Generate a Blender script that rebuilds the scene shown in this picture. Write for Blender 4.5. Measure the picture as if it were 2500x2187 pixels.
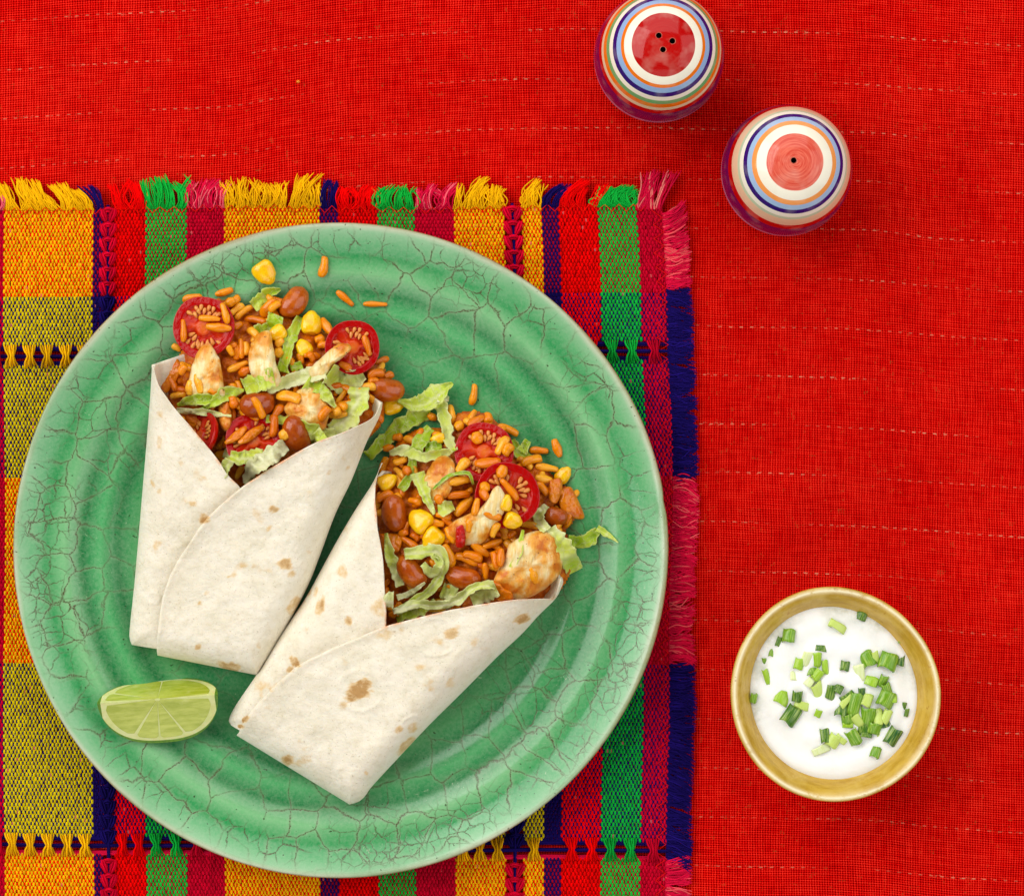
import bpy, math, random
import numpy as np
from mathutils import Vector, Matrix, Euler

random.seed(7); rng = np.random.default_rng(7)
for o in list(bpy.data.objects): bpy.data.objects.remove(o)
SC = bpy.context.scene; COL = SC.collection

# ------------------------------------------------------------------ camera, light, exposure
S = 0.300/1590.0            # metres of table per pixel of the photograph (plate = 30 cm)
H = 1.40                    # camera height above the cloth
cam_d = bpy.data.cameras.new('camera'); cam = bpy.data.objects.new('camera', cam_d); COL.objects.link(cam)
cam.location = (0, 0, H); cam.rotation_euler = (0, 0, 0)
cam_d.sensor_fit = 'HORIZONTAL'; cam_d.angle = 2*math.atan(1250*S/H); cam_d.clip_start = 0.05; cam_d.clip_end = 20
SC.camera = cam
W = bpy.data.worlds.new('World'); SC.world = W; W.use_nodes = True
W.node_tree.nodes['Background'].inputs[0].default_value = (1.0, 0.985, 0.96, 1)
W.node_tree.nodes['Background'].inputs[1].default_value = 0.08

def softbox(name, loc, size, energy, col=(1, .985, .96), sy=None):
    l = bpy.data.lights.new(name, 'AREA'); l.shape = 'RECTANGLE'; l.size = size; l.size_y = sy or size
    l.energy = energy; l.color = col
    o = bpy.data.objects.new(name, l); COL.objects.link(o); o.location = loc
    o.rotation_euler = (Vector((0, 0, 0)) - Vector(loc)).to_track_quat('-Z', 'Y').to_euler()
    return o
softbox('window_light', (-1.45, 0.62, 1.42), 1.80, 42.0)
softbox('overhead_light', (0.0, 1.70, 1.35), 2.00, 24.0)
softbox('bounce_light', (1.75, 0.0, 1.30), 2.00, 23.0)
softbox('front_light', (0.1, -1.75, 1.25), 1.90, 14.0)
SC.view_settings.view_transform = 'Standard'; SC.view_settings.look = 'None'
SC.view_settings.exposure = 0.05; SC.view_settings.gamma = 1.0
SC.cycles.use_denoising = True
SC.cycles.max_bounces = 8

# ------------------------------------------------------------------ helpers
def P(px, py, z=0.0):
    """photo pixel on the horizontal plane z -> world x, y, z"""
    k = S*(1 - z/H)
    return Vector(((px-1250)*k, (1093.5-py)*k, z))
def PA(px, py, z):
    px = np.asarray(px, float); py = np.asarray(py, float); z = np.asarray(z, float)+0*px
    k = S*(1 - z/H)
    return np.stack([(px-1250)*k, (1093.5-py)*k, z], -1)

def lin(r, g, b):
    f = lambda c: (c/255/12.92) if c/255 <= .04045 else ((c/255+.055)/1.055)**2.4
    return (f(r), f(g), f(b), 1.0)

_tab = rng.random((256, 256))
def vnoise(x, y, seed=0):
    x = np.asarray(x, float)+seed*37.17; y = np.asarray(y, float)+seed*91.7
    xi = np.floor(x).astype(int); yi = np.floor(y).astype(int); fx = x-xi; fy = y-yi
    fx = fx*fx*(3-2*fx); fy = fy*fy*(3-2*fy)
    a = _tab[xi % 256, yi % 256]; b = _tab[(xi+1) % 256, yi % 256]
    c = _tab[xi % 256, (yi+1) % 256]; d = _tab[(xi+1) % 256, (yi+1) % 256]
    return (a*(1-fx)+b*fx)*(1-fy)+(c*(1-fx)+d*fx)*fy
def fbm(x, y, seed=0, oct=3):
    s = 0; a = .5; t = 0
    for i in range(oct):
        s = s+a*vnoise(np.asarray(x)*2**i, np.asarray(y)*2**i, seed+i*5); t += a; a *= .5
    return s/t

def link(o, parent=None):
    COL.objects.link(o)
    if parent is not None: o.parent = parent
    return o
def tag(o, label=None, cat=None, group=None, kind=None):
    if label: o['label'] = label
    if cat: o['category'] = cat
    if group: o['group'] = group
    if kind: o['kind'] = kind
    return o
def empty(name, loc=(0, 0, 0)):
    o = bpy.data.objects.new(name, None); o.empty_display_size = .01; o.location = loc; COL.objects.link(o); return o
def new_mesh(name, v, f, mats, smooth=True, attrs=None, fm=None):
    me = bpy.data.meshes.new(name)
    v = np.asarray(v, np.float32)
    me.from_pydata(v.tolist(), [], [tuple(int(i) for i in q) for q in f])
    if not isinstance(mats, (list, tuple)): mats = [mats]
    for m in mats: me.materials.append(m)
    if smooth: me.polygons.foreach_set('use_smooth', np.ones(len(me.polygons), bool))
    if fm is not None: me.polygons.foreach_set('material_index', np.asarray(fm, np.int32))
    for k, a in (attrs or {}).items():
        a = np.asarray(a, np.float32)
        if a.ndim == 1:
            at = me.attributes.new(k, 'FLOAT', 'POINT'); at.data.foreach_set('value', a)
        else:
            if a.shape[1] == 3: a = np.concatenate([a, np.ones((len(a), 1), np.float32)], 1)
            at = me.attributes.new(k, 'FLOAT_COLOR', 'POINT'); at.data.foreach_set('color', a.ravel())
    me.update()
    return me
def mk(name, v, f, mats, parent=None, smooth=True, attrs=None, fm=None):
    return link(bpy.data.objects.new(name, new_mesh(name, v, f, mats, smooth, attrs, fm)), parent)
def grid_faces(n, m, wrap=False, off=0, flip=False):
    i, j = np.meshgrid(np.arange(n-1), np.arange(m if wrap else m-1), indexing='ij')
    a = i*m+j; b = i*m+(j+1) % m; c = (i+1)*m+(j+1) % m; d = (i+1)*m+j
    q = np.stack([a, b, c, d] if flip else [a, d, c, b], -1).reshape(-1, 4)+off
    return q
def catmull(pts, n):
    p = np.asarray(pts, float); p = np.vstack([2*p[0]-p[1], p, 2*p[-1]-p[-2]])
    out = []
    for i in range(1, len(p)-2):
        t = np.linspace(0, 1, 24, endpoint=False)[:, None]
        out.append(.5*((2*p[i])+(-p[i-1]+p[i+1])*t+(2*p[i-1]-5*p[i]+4*p[i+1]-p[i+2])*t*t+(-p[i-1]+3*p[i]-3*p[i+1]+p[i+2])*t**3))
    q = np.vstack(out+[p[-2][None]])
    return resample(q, n)
def resample(q, n, closed=False):
    q = np.asarray(q, float)
    if closed: q = np.vstack([q, q[:1]])
    d = np.r_[0, np.cumsum(np.linalg.norm(np.diff(q[:, :2], axis=0), axis=1))]
    t = np.linspace(0, d[-1], n+(1 if closed else 0))
    r = np.stack([np.interp(t, d, q[:, k]) for k in range(q.shape[1])], -1)
    return r[:-1] if closed else r
def dist_poly(px, py, poly):
    px = np.asarray(px, float); py = np.asarray(py, float); best = np.full(px.shape, 1e9)
    for (x1, y1), (x2, y2) in zip(poly[:-1], poly[1:]):
        dx, dy = x2-x1, y2-y1; L = dx*dx+dy*dy+1e-9
        t = np.clip(((px-x1)*dx+(py-y1)*dy)/L, 0, 1)
        best = np.minimum(best, np.hypot(px-x1-t*dx, py-y1-t*dy))
    return best

# ------------------------------------------------------------------ materials
class NT:
    def __init__(s, name):
        s.m = bpy.data.materials.new(name); s.m.use_nodes = True; s.t = s.m.node_tree
        s.b = s.t.nodes['Principled BSDF']; s.out = s.t.nodes['Material Output']
    def n(s, typ, **kw):
        nd = s.t.nodes.new(typ)
        for k, v in kw.items():
            if k.startswith('i_'):
                key = k[2:]; key = int(key) if key.isdigit() else key.replace('_', ' ')
                s.put(nd.inputs[key], v)
            else: setattr(nd, k, v)
        return nd
    def put(s, sock, v):
        if isinstance(v, bpy.types.NodeSocket): s.t.links.new(v, sock)
        elif hasattr(v, 'outputs'): s.t.links.new(v.outputs[0], sock)
        else: sock.default_value = v
    def math(s, op, a, b=None, c=None, clamp=False):
        nd = s.t.nodes.new('ShaderNodeMath'); nd.operation = op; nd.use_clamp = clamp
        s.put(nd.inputs[0], a)
        if b is not None: s.put(nd.inputs[1], b)
        if c is not None: s.put(nd.inputs[2], c)
        return nd.outputs[0]
    def mix(s, fac, a, b, blend='MIX'):
        nd = s.t.nodes.new('ShaderNodeMix'); nd.data_type = 'RGBA'; nd.blend_type = blend
        s.put(nd.inputs[0], fac); s.put(nd.inputs[6], a); s.put(nd.inputs[7], b)
        return nd.outputs[2]
    def ramp(s, fac, stops, interp='LINEAR'):
        nd = s.t.nodes.new('ShaderNodeValToRGB'); nd.color_ramp.interpolation = interp
        e = nd.color_ramp.elements
        while len(e) < len(stops): e.new(.5)
        for el, (p, c) in zip(e, stops):
            el.position = p; el.color = c if len(c) == 4 else (*c, 1)
        s.put(nd.inputs[0], fac); return nd.outputs[0]
    def mr(s, v, a, b, c=0.0, d=1.0, smooth=False):
        nd = s.t.nodes.new('ShaderNodeMapRange'); nd.clamp = True
        if smooth: nd.interpolation_type = 'SMOOTHSTEP'
        for i, q in enumerate((v, a, b, c, d)): s.put(nd.inputs[i], q)
        return nd.outputs[0]
    def noise(s, scale, detail=3, rough=.55, vec=None, dist=0.0):
        nd = s.n('ShaderNodeTexNoise'); nd.inputs['Scale'].default_value = scale; nd.inputs['Detail'].default_value = detail
        nd.inputs['Roughness'].default_value = rough; nd.inputs['Distortion'].default_value = dist
        s.put(nd.inputs['Vector'], vec if vec is not None else s.obj()); return nd
    def obj(s):
        if not hasattr(s, '_tc'): s._tc = s.n('ShaderNodeTexCoord')
        return s._tc.outputs['Object']
    def objr(s):
        v = s.t.nodes.new('ShaderNodeVectorMath'); v.operation = 'ADD'; s.put(v.inputs[0], s.obj())
        s.put(v.inputs[1], s.n('ShaderNodeCombineXYZ', i_0=s.math('MULTIPLY', s.rnd(), 31.7), i_1=s.math('MULTIPLY', s.rnd(), 17.3)).outputs[0]); return v.outputs[0]
    def attr(s, name, out='Fac'):
        nd = s.n('ShaderNodeAttribute'); nd.attribute_name = name; return nd.outputs[out]
    def rnd(s): return s.n('ShaderNodeObjectInfo').outputs['Random']
    def bump(s, h, strength, dist, normal=None):
        nd = s.n('ShaderNodeBump'); nd.inputs['Strength'].default_value = strength; nd.inputs['Distance'].default_value = dist
        s.put(nd.inputs['Height'], h)
        if normal is not None: s.put(nd.inputs['Normal'], normal)
        s.put(s.b.inputs['Normal'], nd.outputs[0]); return nd.outputs[0]
    def set(s, col=None, rough=None, sss=0, rad=(.002, .001, .0006), spec=None, coat=None, trans=None):
        b = s.b
        if col is not None: s.put(b.inputs['Base Color'], col)
        if rough is not None: s.put(b.inputs['Roughness'], rough)
        if sss:
            b.inputs['Subsurface Weight'].default_value = sss; b.inputs['Subsurface Radius'].default_value = (1, rad[1]/rad[0], rad[2]/rad[0])
            b.inputs['Subsurface Scale'].default_value = rad[0]
        if spec is not None: b.inputs['Specular IOR Level'].default_value = spec
        if coat: b.inputs['Coat Weight'].default_value = coat; b.inputs['Coat Roughness'].default_value = .06
        return s.m

def m_cloth():
    t = NT('red_cloth_weave'); sep = t.n('ShaderNodeSeparateXYZ'); t.put(sep.inputs[0], t.obj())
    wob = t.noise(14, 2); wb = t.math('MULTIPLY_ADD', wob.outputs[0], 16, -8)
    u = t.math('MULTIPLY_ADD', sep.outputs[0], 1/S, 1250); v = t.math('MULTIPLY_ADD', sep.outputs[1], -1/S, 1093.5)
    fc = t.n('ShaderNodeFloatCurve'); t.put(fc.inputs['Value'], t.math('DIVIDE', u, 2500, clamp=True))
    pts = [(0, 0), (225, .15), (527, .32), (708, .57), (976, .85), (1400, 1), (1780, .95), (2090, .88), (2286, .72), (2500, .58)]
    cv = fc.mapping.curves[0]
    while len(cv.points) < len(pts): cv.points.new(.5, .5)
    for p, (a, b) in zip(cv.points, pts): p.location = (a/2500, b)
    fc.mapping.update()
    v2 = t.math('MULTIPLY_ADD', fc.outputs[0], 100, v); v2 = t.math('ADD', v2, wb)
    u2 = t.math('ADD', u, wb)
    fine = t.noise(420, 2); fn = t.math('MULTIPLY_ADD', fine.outputs[0], 1.6, -.8)
    k = math.pi/6.3; kv = math.pi/5.6
    su = t.math('SINE', t.math('MULTIPLY', t.math('ADD', u2, fn), k)); sv = t.math('SINE', t.math('MULTIPLY', t.math('ADD', v2, fn), kv))
    A = t.math('MULTIPLY', su, su); B = t.math('MULTIPLY', sv, sv); chk = t.math('MULTIPLY', su, sv)
    hA = t.math('MULTIPLY', A, t.math('MULTIPLY_ADD', chk, .28, .72)); hB = t.math('MULTIPLY', B, t.math('MULTIPLY_ADD', chk, -.28, .72))
    h = t.math('MAXIMUM', hA, hB)
    mid = t.noise(26, 4, .6); big = t.noise(5, 3, .6); strk = t.noise(1, 3, .6, vec=t.n('ShaderNodeCombineXYZ', i_0=t.math('MULTIPLY', u2, .012), i_1=t.math('MULTIPLY', v2, .22))); strv = t.noise(1, 3, .6, vec=t.n('ShaderNodeCombineXYZ', i_0=t.math('MULTIPLY', u2, .22), i_1=t.math('MULTIPLY', v2, .016)))
    hh = t.math('ADD', h, t.math('MULTIPLY_ADD', mid.outputs[0], .30, -.15))
    hh = t.math('ADD', hh, t.math('MULTIPLY_ADD', strk.outputs[0], .6, -.36))
    hh = t.math('ADD', hh, t.math('MULTIPLY_ADD', strv.outputs[0], .6, -.36))
    col = t.ramp(hh, [(0.02, lin(92, 0, 0)), (.36, lin(190, 0, 0)), (.62, lin(226, 0, 0)), (.92, lin(250, 60, 40))])  # low stop: see-through gaps; top stop: thread highlights painted into the colour
    worn = t.mr(big.outputs[0], .52, .72, 0, .22)
    col = t.mix(t.math('MULTIPLY', worn, t.mr(hh, .4, .8)), col, lin(226, 70, 46))
    # pale slub threads
    w = t.math('DIVIDE', t.math('SUBTRACT', v2, 51), 120.0)
    fr = t.math('ABSOLUTE', t.math('SUBTRACT', t.math('FRACT', t.math('ADD', w, .5)), .5))
    ln = t.mr(fr, .006, .012, 1, 0)
    row = t.math('FLOOR', t.math('ADD', w, .5))
    du = t.math('FRACT', t.math('ADD', t.math('DIVIDE', u2, 26.0), t.math('MULTIPLY', row, .37)))
    dash = t.mr(du, .26, .36, 1, 0)
    keepn = t.noise(1, 2, vec=t.n('ShaderNodeCombineXYZ', i_0=t.math('MULTIPLY', u, .0045), i_1=t.math('MULTIPLY', row, 3.3)))
    keep = t.mr(keepn.outputs[0], .40, .72, 0, .62)
    sl = t.math('MULTIPLY', t.math('MULTIPLY', ln, dash), keep)
    ln2 = t.mr(fr, .02, .05, 1, 0); fleck = t.noise(900, 2, .7)
    sl2 = t.math('MULTIPLY', t.math('MULTIPLY', ln2, t.mr(fleck.outputs[0], .60, .68)), t.math('MULTIPLY', keep, .5))
    cr = t.noise(3.2, 4, .6, dist=.6); col = t.mix(t.mr(cr.outputs[0], .40, .64, .16, 0), col, lin(120, 0, 0))
    col = t.mix(t.math('MAXIMUM', sl, sl2), col, lin(232, 180, 140))
    br = t.mr(t.noise(330, 2, .7).outputs[0], .63, .72, 0, .35)
    col = t.mix(t.math('MULTIPLY', br, t.mr(hh, .5, .2)), col, lin(150, 95, 50))
    t.bump(h, .28, .0004); t.b.inputs['Sheen Weight'].default_value = 0
    return t.set(col, 1.0, spec=.03)

def m_thread(name='woven_thread'):
    t = NT(name); c = t.attr('Col', 'Color'); nz = t.noise(2600, 2, .7)
    f = t.mr(nz.outputs[0], .3, .7, .80, 1.14)
    vm = t.n('ShaderNodeVectorMath', operation='SCALE'); t.put(vm.inputs[0], c); t.put(vm.inputs['Scale'], f)
    t.bump(nz.outputs[0], .4, .0002); return t.set(vm.outputs[0], .95, spec=.06)

def m_plate():
    t = NT('green_crackle_glaze'); o = t.obj()
    sep = t.n('ShaderNodeSeparateXYZ'); t.put(sep.inputs[0], o); x, y = sep.outputs[0], sep.outputs[1]
    r = t.math('SQRT', t.math('ADD', t.math('MULTIPLY', x, x), t.math('MULTIPLY', y, y)))
    rp = t.math('DIVIDE', r, .1500)
    cl = t.noise(9, 4, .6); rr = t.math('ADD', rp, t.math('MULTIPLY_ADD', cl.outputs[0], .036, -.018))
    G = lambda r_, g, b: lin(r_, g, b)
    col = t.ramp(rr, [(0, G(54, 140, 82)), (.57, G(40, 132, 74)), (.625, G(78, 162, 98)), (.680, G(22, 110, 58)), (.735, G(76, 162, 98)), (.785, G(20, 112, 58)),  # ring tones: pooled glaze, plus slope shading painted in by radius
                      (.840, G(118, 182, 124)), (.892, G(34, 140, 74)), (.938, G(96, 170, 112)), (.968, G(136, 186, 140)), (.980, G(186, 196, 168)), (.99, G(150, 132, 90))])  # pale rim stops: thin glaze plus a painted rim highlight
    cl2 = t.noise(28, 5, .65); col = t.mix(t.mr(cl2.outputs[0],   .45, .72, 0, .24), col, G(132, 184, 136))
    cl3 = t.noise(13, 4, .6); col = t.mix(t.mr(cl3.outputs[0], .48, .66, 0, .42), col, G(34, 142, 74))
    gr = t.noise(700, 2, .7); col = t.mix(t.mr(gr.outputs[0], .35, .75, 0, .16), col, G(190, 205, 175))
    # crackle
    dn = t.noise(38, 4, .6); dv = t.n('ShaderNodeVectorMath', operation='MULTIPLY_ADD')
    t.put(dv.inputs[0], dn.outputs['Color']); dv.inputs[1].default_value = (.015,)*3; t.put(dv.inputs[2], o)
    def vor(scale, w, rnd=1.0):
        vn = t.n('ShaderNodeTexVoronoi', feature='DISTANCE_TO_EDGE', voronoi_dimensions='2D'); vn.inputs['Scale'].default_value = scale; vn.inputs['Randomness'].default_value = rnd
        t.put(vn.inputs['Vector'], dv.outputs[0]); return t.mr(vn.outputs['Distance'], w*.25, w, 1, 0)
    jit = t.mr(t.noise(1500, 2, .8).outputs[0], .36, .56, .15, 1)
    big = t.math('MAXIMUM', vor(62, .034), t.math('MULTIPLY', vor(101, .045, .9), t.mr(t.noise(17, 3).outputs[0], .55, .61))); bk = t.math('MULTIPLY', t.mr(t.noise(30, 3).outputs[0], .36, .50), t.mr(rp, .62, .84, .48, 1))
    sm = vor(135, .050)
    edge = t.mr(rp, .78, .88); edge = t.math('MULTIPLY', edge, t.mr(t.noise(20, 3).outputs[0], .50, .58))
    sm = t.math('MULTIPLY', sm, edge)
    # radial hair cracks at the rim
    th = t.math('ARCTAN2', y, x)
    rv = t.n('ShaderNodeCombineXYZ', i_0=t.math('MULTIPLY_ADD', th, 17, t.math('MULTIPLY', dn.outputs[0], 1.6)), i_1=t.math('MULTIPLY', rp, 11))
    vr = t.n('ShaderNodeTexVoronoi', feature='DISTANCE_TO_EDGE', voronoi_dimensions='2D'); vr.inputs['Scale'].default_value = 1.0; t.put(vr.inputs['Vector'], rv)
    hair = t.math('MULTIPLY', t.mr(vr.outputs['Distance'], .012, .045, 1, 0), t.math('MULTIPLY', t.mr(rp, .86, .91), t.mr(t.noise(45, 2).outputs[0], .46, .56)))
    cr = t.math('MAXIMUM', t.math('MULTIPLY', big, bk), t.math('MAXIMUM', sm, hair))
    fade = t.mr(rp, .945, .972, 1, .10)
    crk = t.math('MULTIPLY', t.math('MULTIPLY', cr, jit), t.math('MULTIPLY', fade, .95))
    halo = t.math('MULTIPLY', vor(62, .12), t.math('MULTIPLY', bk, .22))
    col = t.mix(halo, col, G(150, 175, 135))
    scuff = t.math('MULTIPLY', t.mr(t.noise(420, 4, .75, dist=1.5).outputs[0], .63, .72), t.mr(t.noise(24, 3).outputs[0], .46, .62, 0, .55))
    col = t.mix(scuff, col, G(205, 212, 180))
    col = t.mix(crk, col, G(78, 62, 40))
    pit = t.math('MULTIPLY', t.mr(t.noise(520, 1).outputs[0], .735, .76), .8); col = t.mix(pit, col, G(50, 50, 30))
    under = t.mr(sep.outputs[2], .0212, .0228, 1, 0); under = t.math('MULTIPLY', under, t.mr(rp, .975, .985))
    col = t.mix(under, col, G(150, 118, 66))
    t.bump(t.math('MULTIPLY_ADD', cl2.outputs[0], .35, t.math('MULTIPLY', crk, -.12)), .35, .0012)
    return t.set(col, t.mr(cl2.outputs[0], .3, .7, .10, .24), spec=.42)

def m_tortilla():
    t = NT('flour_tortilla'); toast = t.attr('toast'); a = t.noise(60, 5, .65); b = t.noise(240, 4, .7); c = t.noise(1100, 2)
    col = t.mix(t.mr(a.outputs[0], .38, .68, 0, .7), lin(236, 227, 208), lin(220, 211, 186))
    col = t.mix(t.mr(b.outputs[0], .52, .74, 0, .34), col, lin(204, 190, 156))
    col = t.mix(t.mr(b.outputs[0], .44, .26, 0, .55), col, lin(240, 234, 220))
    col = t.mix(t.math('MULTIPLY', t.mr(c.outputs[0], .64, .74), .5), col, lin(150, 128, 86))
    tb = t.math('MULTIPLY', toast, t.mr(b.outputs[0], .30, .60, .45, 1.15), clamp=True)
    col = t.mix(t.mr(tb, .05, .5, 0, .75), col, lin(218, 182, 122)); col = t.mix(t.mr(tb, .5, 1.0, 0, .8), col, lin(176, 128, 66))
    sauce = t.attr('sauce'); col = t.mix(t.math('MULTIPLY', sauce, t.mr(b.outputs[0], .35, .6)), col, lin(226, 130, 40))
    gr = t.noise(560, 3, .7); hh = t.math('ADD', t.math('MULTIPLY', a.outputs[0], .9), t.math('MULTIPLY_ADD', b.outputs[0], .8, t.math('MULTIPLY', gr.outputs[0], .30)))
    t.bump(hh, .62, .0010)
    return t.set(col, .72, sss=.25, rad=(.0022, .0016, .001), spec=.25)

def m_rice():
    t = NT('sauced_rice'); r = t.rnd(); ov = t.objr(); a = t.noise(1.6, 4, .6, vec=ov); b = t.noise(7, 3, vec=ov)
    base = t.ramp(r, [(0, lin(214, 106, 0)), (.3, lin(230, 132, 0)), (.7, lin(240, 156, 8)), (1, lin(248, 184, 48))])
    col = t.mix(t.mr(a.outputs[0], .46, .72, 0, .5), base, lin(212, 92, 0)); col = t.mix(t.mr(b.outputs[0], .60, .72, 0, .55), col, lin(190, 66, 0))
    t.bump(t.math('ADD', a.outputs[0], t.math('MULTIPLY', b.outputs[0], .25)), .35, .0009)
    return t.set(col, .2, sss=.1, rad=(.0012, .0006, .0002), spec=.35, coat=.12)
def m_simple(name, c1, c2, scale=180, rough=.35, sss=.3, rad=(.002, .0009, .0004), bump=.3, bd=.0005, spec=.5, c3=None, c3r=(.6, .7), coat=None, vary=None, unit=False):
    t = NT(name); ov = t.objr() if unit else t.obj(); a = t.noise(scale, 4, .6, vec=ov)
    col = t.mix(t.mr(a.outputs[0], .36, .66), c1, c2)
    if vary: col = t.mix(t.mr(t.rnd(), 0, 1, 0, .8), col, vary)
    if c3: col = t.mix(t.mr(t.noise(scale*3.1, 3, .65, vec=ov).outputs[0], *c3r, 0, .75), col, c3)
    t.bump(a.outputs[0], bump, bd)
    return t.set(col, rough, sss=sss, rad=rad, spec=spec, coat=coat)
def m_chicken():
    t = NT('seared_chicken'); s = t.attr('sear'); a = t.noise(150, 5, .65); fib = t.noise(90, 4, .6, vec=t.n('ShaderNodeMapping', i_0=t.obj(), i_Scale=(7, 1.2, 1), i_Rotation=(0, 0, .5)))
    col = t.mix(t.mr(fib.outputs[0], .38, .62), lin(240, 225, 176), lin(230, 196, 116))
    k = t.math('MULTIPLY', s, t.mr(a.outputs[0], .30, .58, .25, 1.3), clamp=True)
    col = t.mix(t.mr(k, .1, .55, 0, .9), col, lin(228, 154, 36)); col = t.mix(t.mr(k, .55, 1, 0, .9), col, lin(202, 102, 0))
    col = t.mix(t.mr(t.noise(420, 2).outputs[0], .69, .74, 0, .75), col, lin(112, 52, 16))
    t.bump(t.math('ADD', fib.outputs[0], t.math('MULTIPLY', a.outputs[0], .7)), .7, .001)
    return t.set(col, .34, sss=.12, rad=(.002, .0015, .001), spec=.35, coat=.1)
def m_lettuce():
    t = NT('iceberg_lettuce'); p = t.attr('pale'); e = t.attr('edge'); a = t.noise(90, 3); 
    v = t.n('ShaderNodeTexVoronoi', feature='DISTANCE_TO_EDGE'); v.inputs['Scale'].default_value = 150
    dn = t.noise(120, 3); dv = t.n('ShaderNodeVectorMath', operation='MULTIPLY_ADD'); t.put(dv.inputs[0], dn.outputs['Color']); dv.inputs[1].default_value = (.014,)*3; t.put(dv.inputs[2], t.obj())
    t.put(v.inputs['Vector'], dv.outputs[0]); vein = t.mr(v.outputs['Distance'], .01, .06, 1, 0)
    g = t.math('ADD', p, t.math('MULTIPLY_ADD', a.outputs[0], .9, -.36), clamp=True)
    col = t.ramp(g, [(0, lin(126, 170, 8)), (.3, lin(180, 212, 28)), (.6, lin(218, 232, 86)), (1, lin(246, 246, 206))])
    col = t.mix(t.math('MULTIPLY', vein, .5), col, lin(232, 236, 170)); col = t.mix(t.math('MULTIPLY', e, .45), col, lin(226, 230, 165))
    t.bump(t.math('ADD', a.outputs[0], t.math('MULTIPLY', vein, .5)), .5, .0007)
    t.set(col, .28, spec=.5)
    tr = t.n('ShaderNodeBsdfTranslucent'); t.put(tr.inputs[0], col)
    mx = t.n('ShaderNodeMixShader'); mx.inputs[0].default_value = .33; t.put(mx.inputs[1], t.b.outputs[0]); t.put(mx.inputs[2], tr.outputs[0]); t.put(t.out.inputs[0], mx.outputs[0])
    return t.m
def m_scallion():
    t = NT('scallion_green'); c = t.n('ShaderNodeObjectInfo').outputs['Color']; ln = t.noise(1.6, 3, vec=t.n('ShaderNodeMapping', i_0=t.objr(), i_Scale=(4.5, .35, 1)))
    col = t.mix(t.mr(ln.outputs[0], .46, .66, 0, .5), c, lin(200, 220, 110))
    t.bump(ln.outputs[0], .3, .0004)
    return t.set(col, .25, sss=.1, rad=(.001, .0012, .0004), spec=.5)
def m_tomflesh():
    t = NT('tomato_cut_face'); z = t.attr('zone'); a = t.noise(240, 4, .6)
    zz = t.math('ADD', z, t.math('MULTIPLY_ADD', a.outputs[0], .22, -.11))
    col = t.ramp(zz, [(0, lin(216, 110, 36)), (.2, lin(204, 66, 16)), (.45, lin(188, 32, 6)), (.66, lin(172, 8, 2)), (.9, lin(176, 3, 1)), (1, lin(168, 2, 1))])
    t.bump(a.outputs[0], .6, .0010)
    return t.set(col, .18, sss=.1, rad=(.002, .0005, .0003), spec=.25)
def m_shaker(name, stops):
    t = NT(name); o = t.obj(); sep = t.n('ShaderNodeSeparateXYZ'); t.put(sep.inputs[0], o)
    nz = t.noise(60, 2); z = t.math('ADD', t.math('DIVIDE', sep.outputs[2], .062), t.math('MULTIPLY_ADD', nz.outputs[0], .006, -.003))
    c = t.ramp(z, stops, 'CONSTANT')
    # brush rings in the red cap
    r = t.math('SQRT', t.math('ADD', t.math('MULTIPLY', sep.outputs[0], sep.outputs[0]), t.math('MULTIPLY', sep.outputs[1], sep.outputs[1])))
    th = t.math('ARCTAN2', sep.outputs[1], sep.outputs[0])
    bv = t.n('ShaderNodeCombineXYZ', i_0=t.math('MULTIPLY', r, 1500), i_1=t.math('MULTIPLY', th, .7))
    br = t.noise(1, 3, .6, vec=bv)
    return t, c, br, z

M = {}
M['cloth'] = m_cloth(); M['thread'] = m_thread(); M['plate'] = m_plate(); M['tortilla'] = m_tortilla(); M['rice'] = m_rice()
M['bean'] = m_simple('pinto_bean_skin', lin(168, 70, 2), lin(196, 98, 10), 1.5, .2, .1, c3=lin(132, 38, 0), c3r=(.52, .74), bump=.35, bd=.0014, spec=.4, coat=.25, vary=lin(150, 54, 4), unit=True)
M['corn'] = m_simple('sweetcorn', lin(240, 176, 0), lin(250, 204, 6), 1.6, .2, .2, unit=True, bd=.001, rad=(.002, .0015, .0003), coat=.3, c3=lin(222, 130, 0), c3r=(.58, .76))
M['chicken'] = m_chicken(); M['lettuce'] = m_lettuce(); M['scallion'] = m_scallion(); M['tomflesh'] = m_tomflesh()
M['tomskin'] = m_simple('tomato_skin', lin(190, 6, 1), lin(174, 2, 1), 60, .16, .1, bump=.1, spec=.4)
M['tomgel'] = m_simple('tomato_gel', lin(196, 62, 20), lin(176, 30, 10), 300, .12, .3)
M['seed'] = m_simple('tomato_seed_coat', lin(222, 150, 66), lin(206, 116, 40), 1.8, .3, .2, unit=True)
M['onion'] = m_simple('sauced_onion', lin(222, 130, 6), lin(200, 92, 0), 140, .2, .1, spec=.35, coat=.2, c3=lin(216, 152, 50), c3r=(.55, .75))
M['pepper'] = m_simple('red_pepper', lin(196, 20, 10), lin(170, 8, 6), 300, .25, .2)
M['bed'] = m_simple('sauce_mass', lin(216, 118, 4), lin(178, 70, 0), 220, .3, .05, spec=.3, bump=1, bd=.002, c3=lin(206, 130, 44))
M['rind'] = m_simple('lime_peel', lin(98, 140, 14), lin(74, 116, 10), 700, .4, .1, bump=.6, bd=.0004)
M['pith'] = m_simple('lime_pith', lin(222, 222, 160), lin(208, 210, 130), 200, .45, .3, bump=.2)
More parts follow.
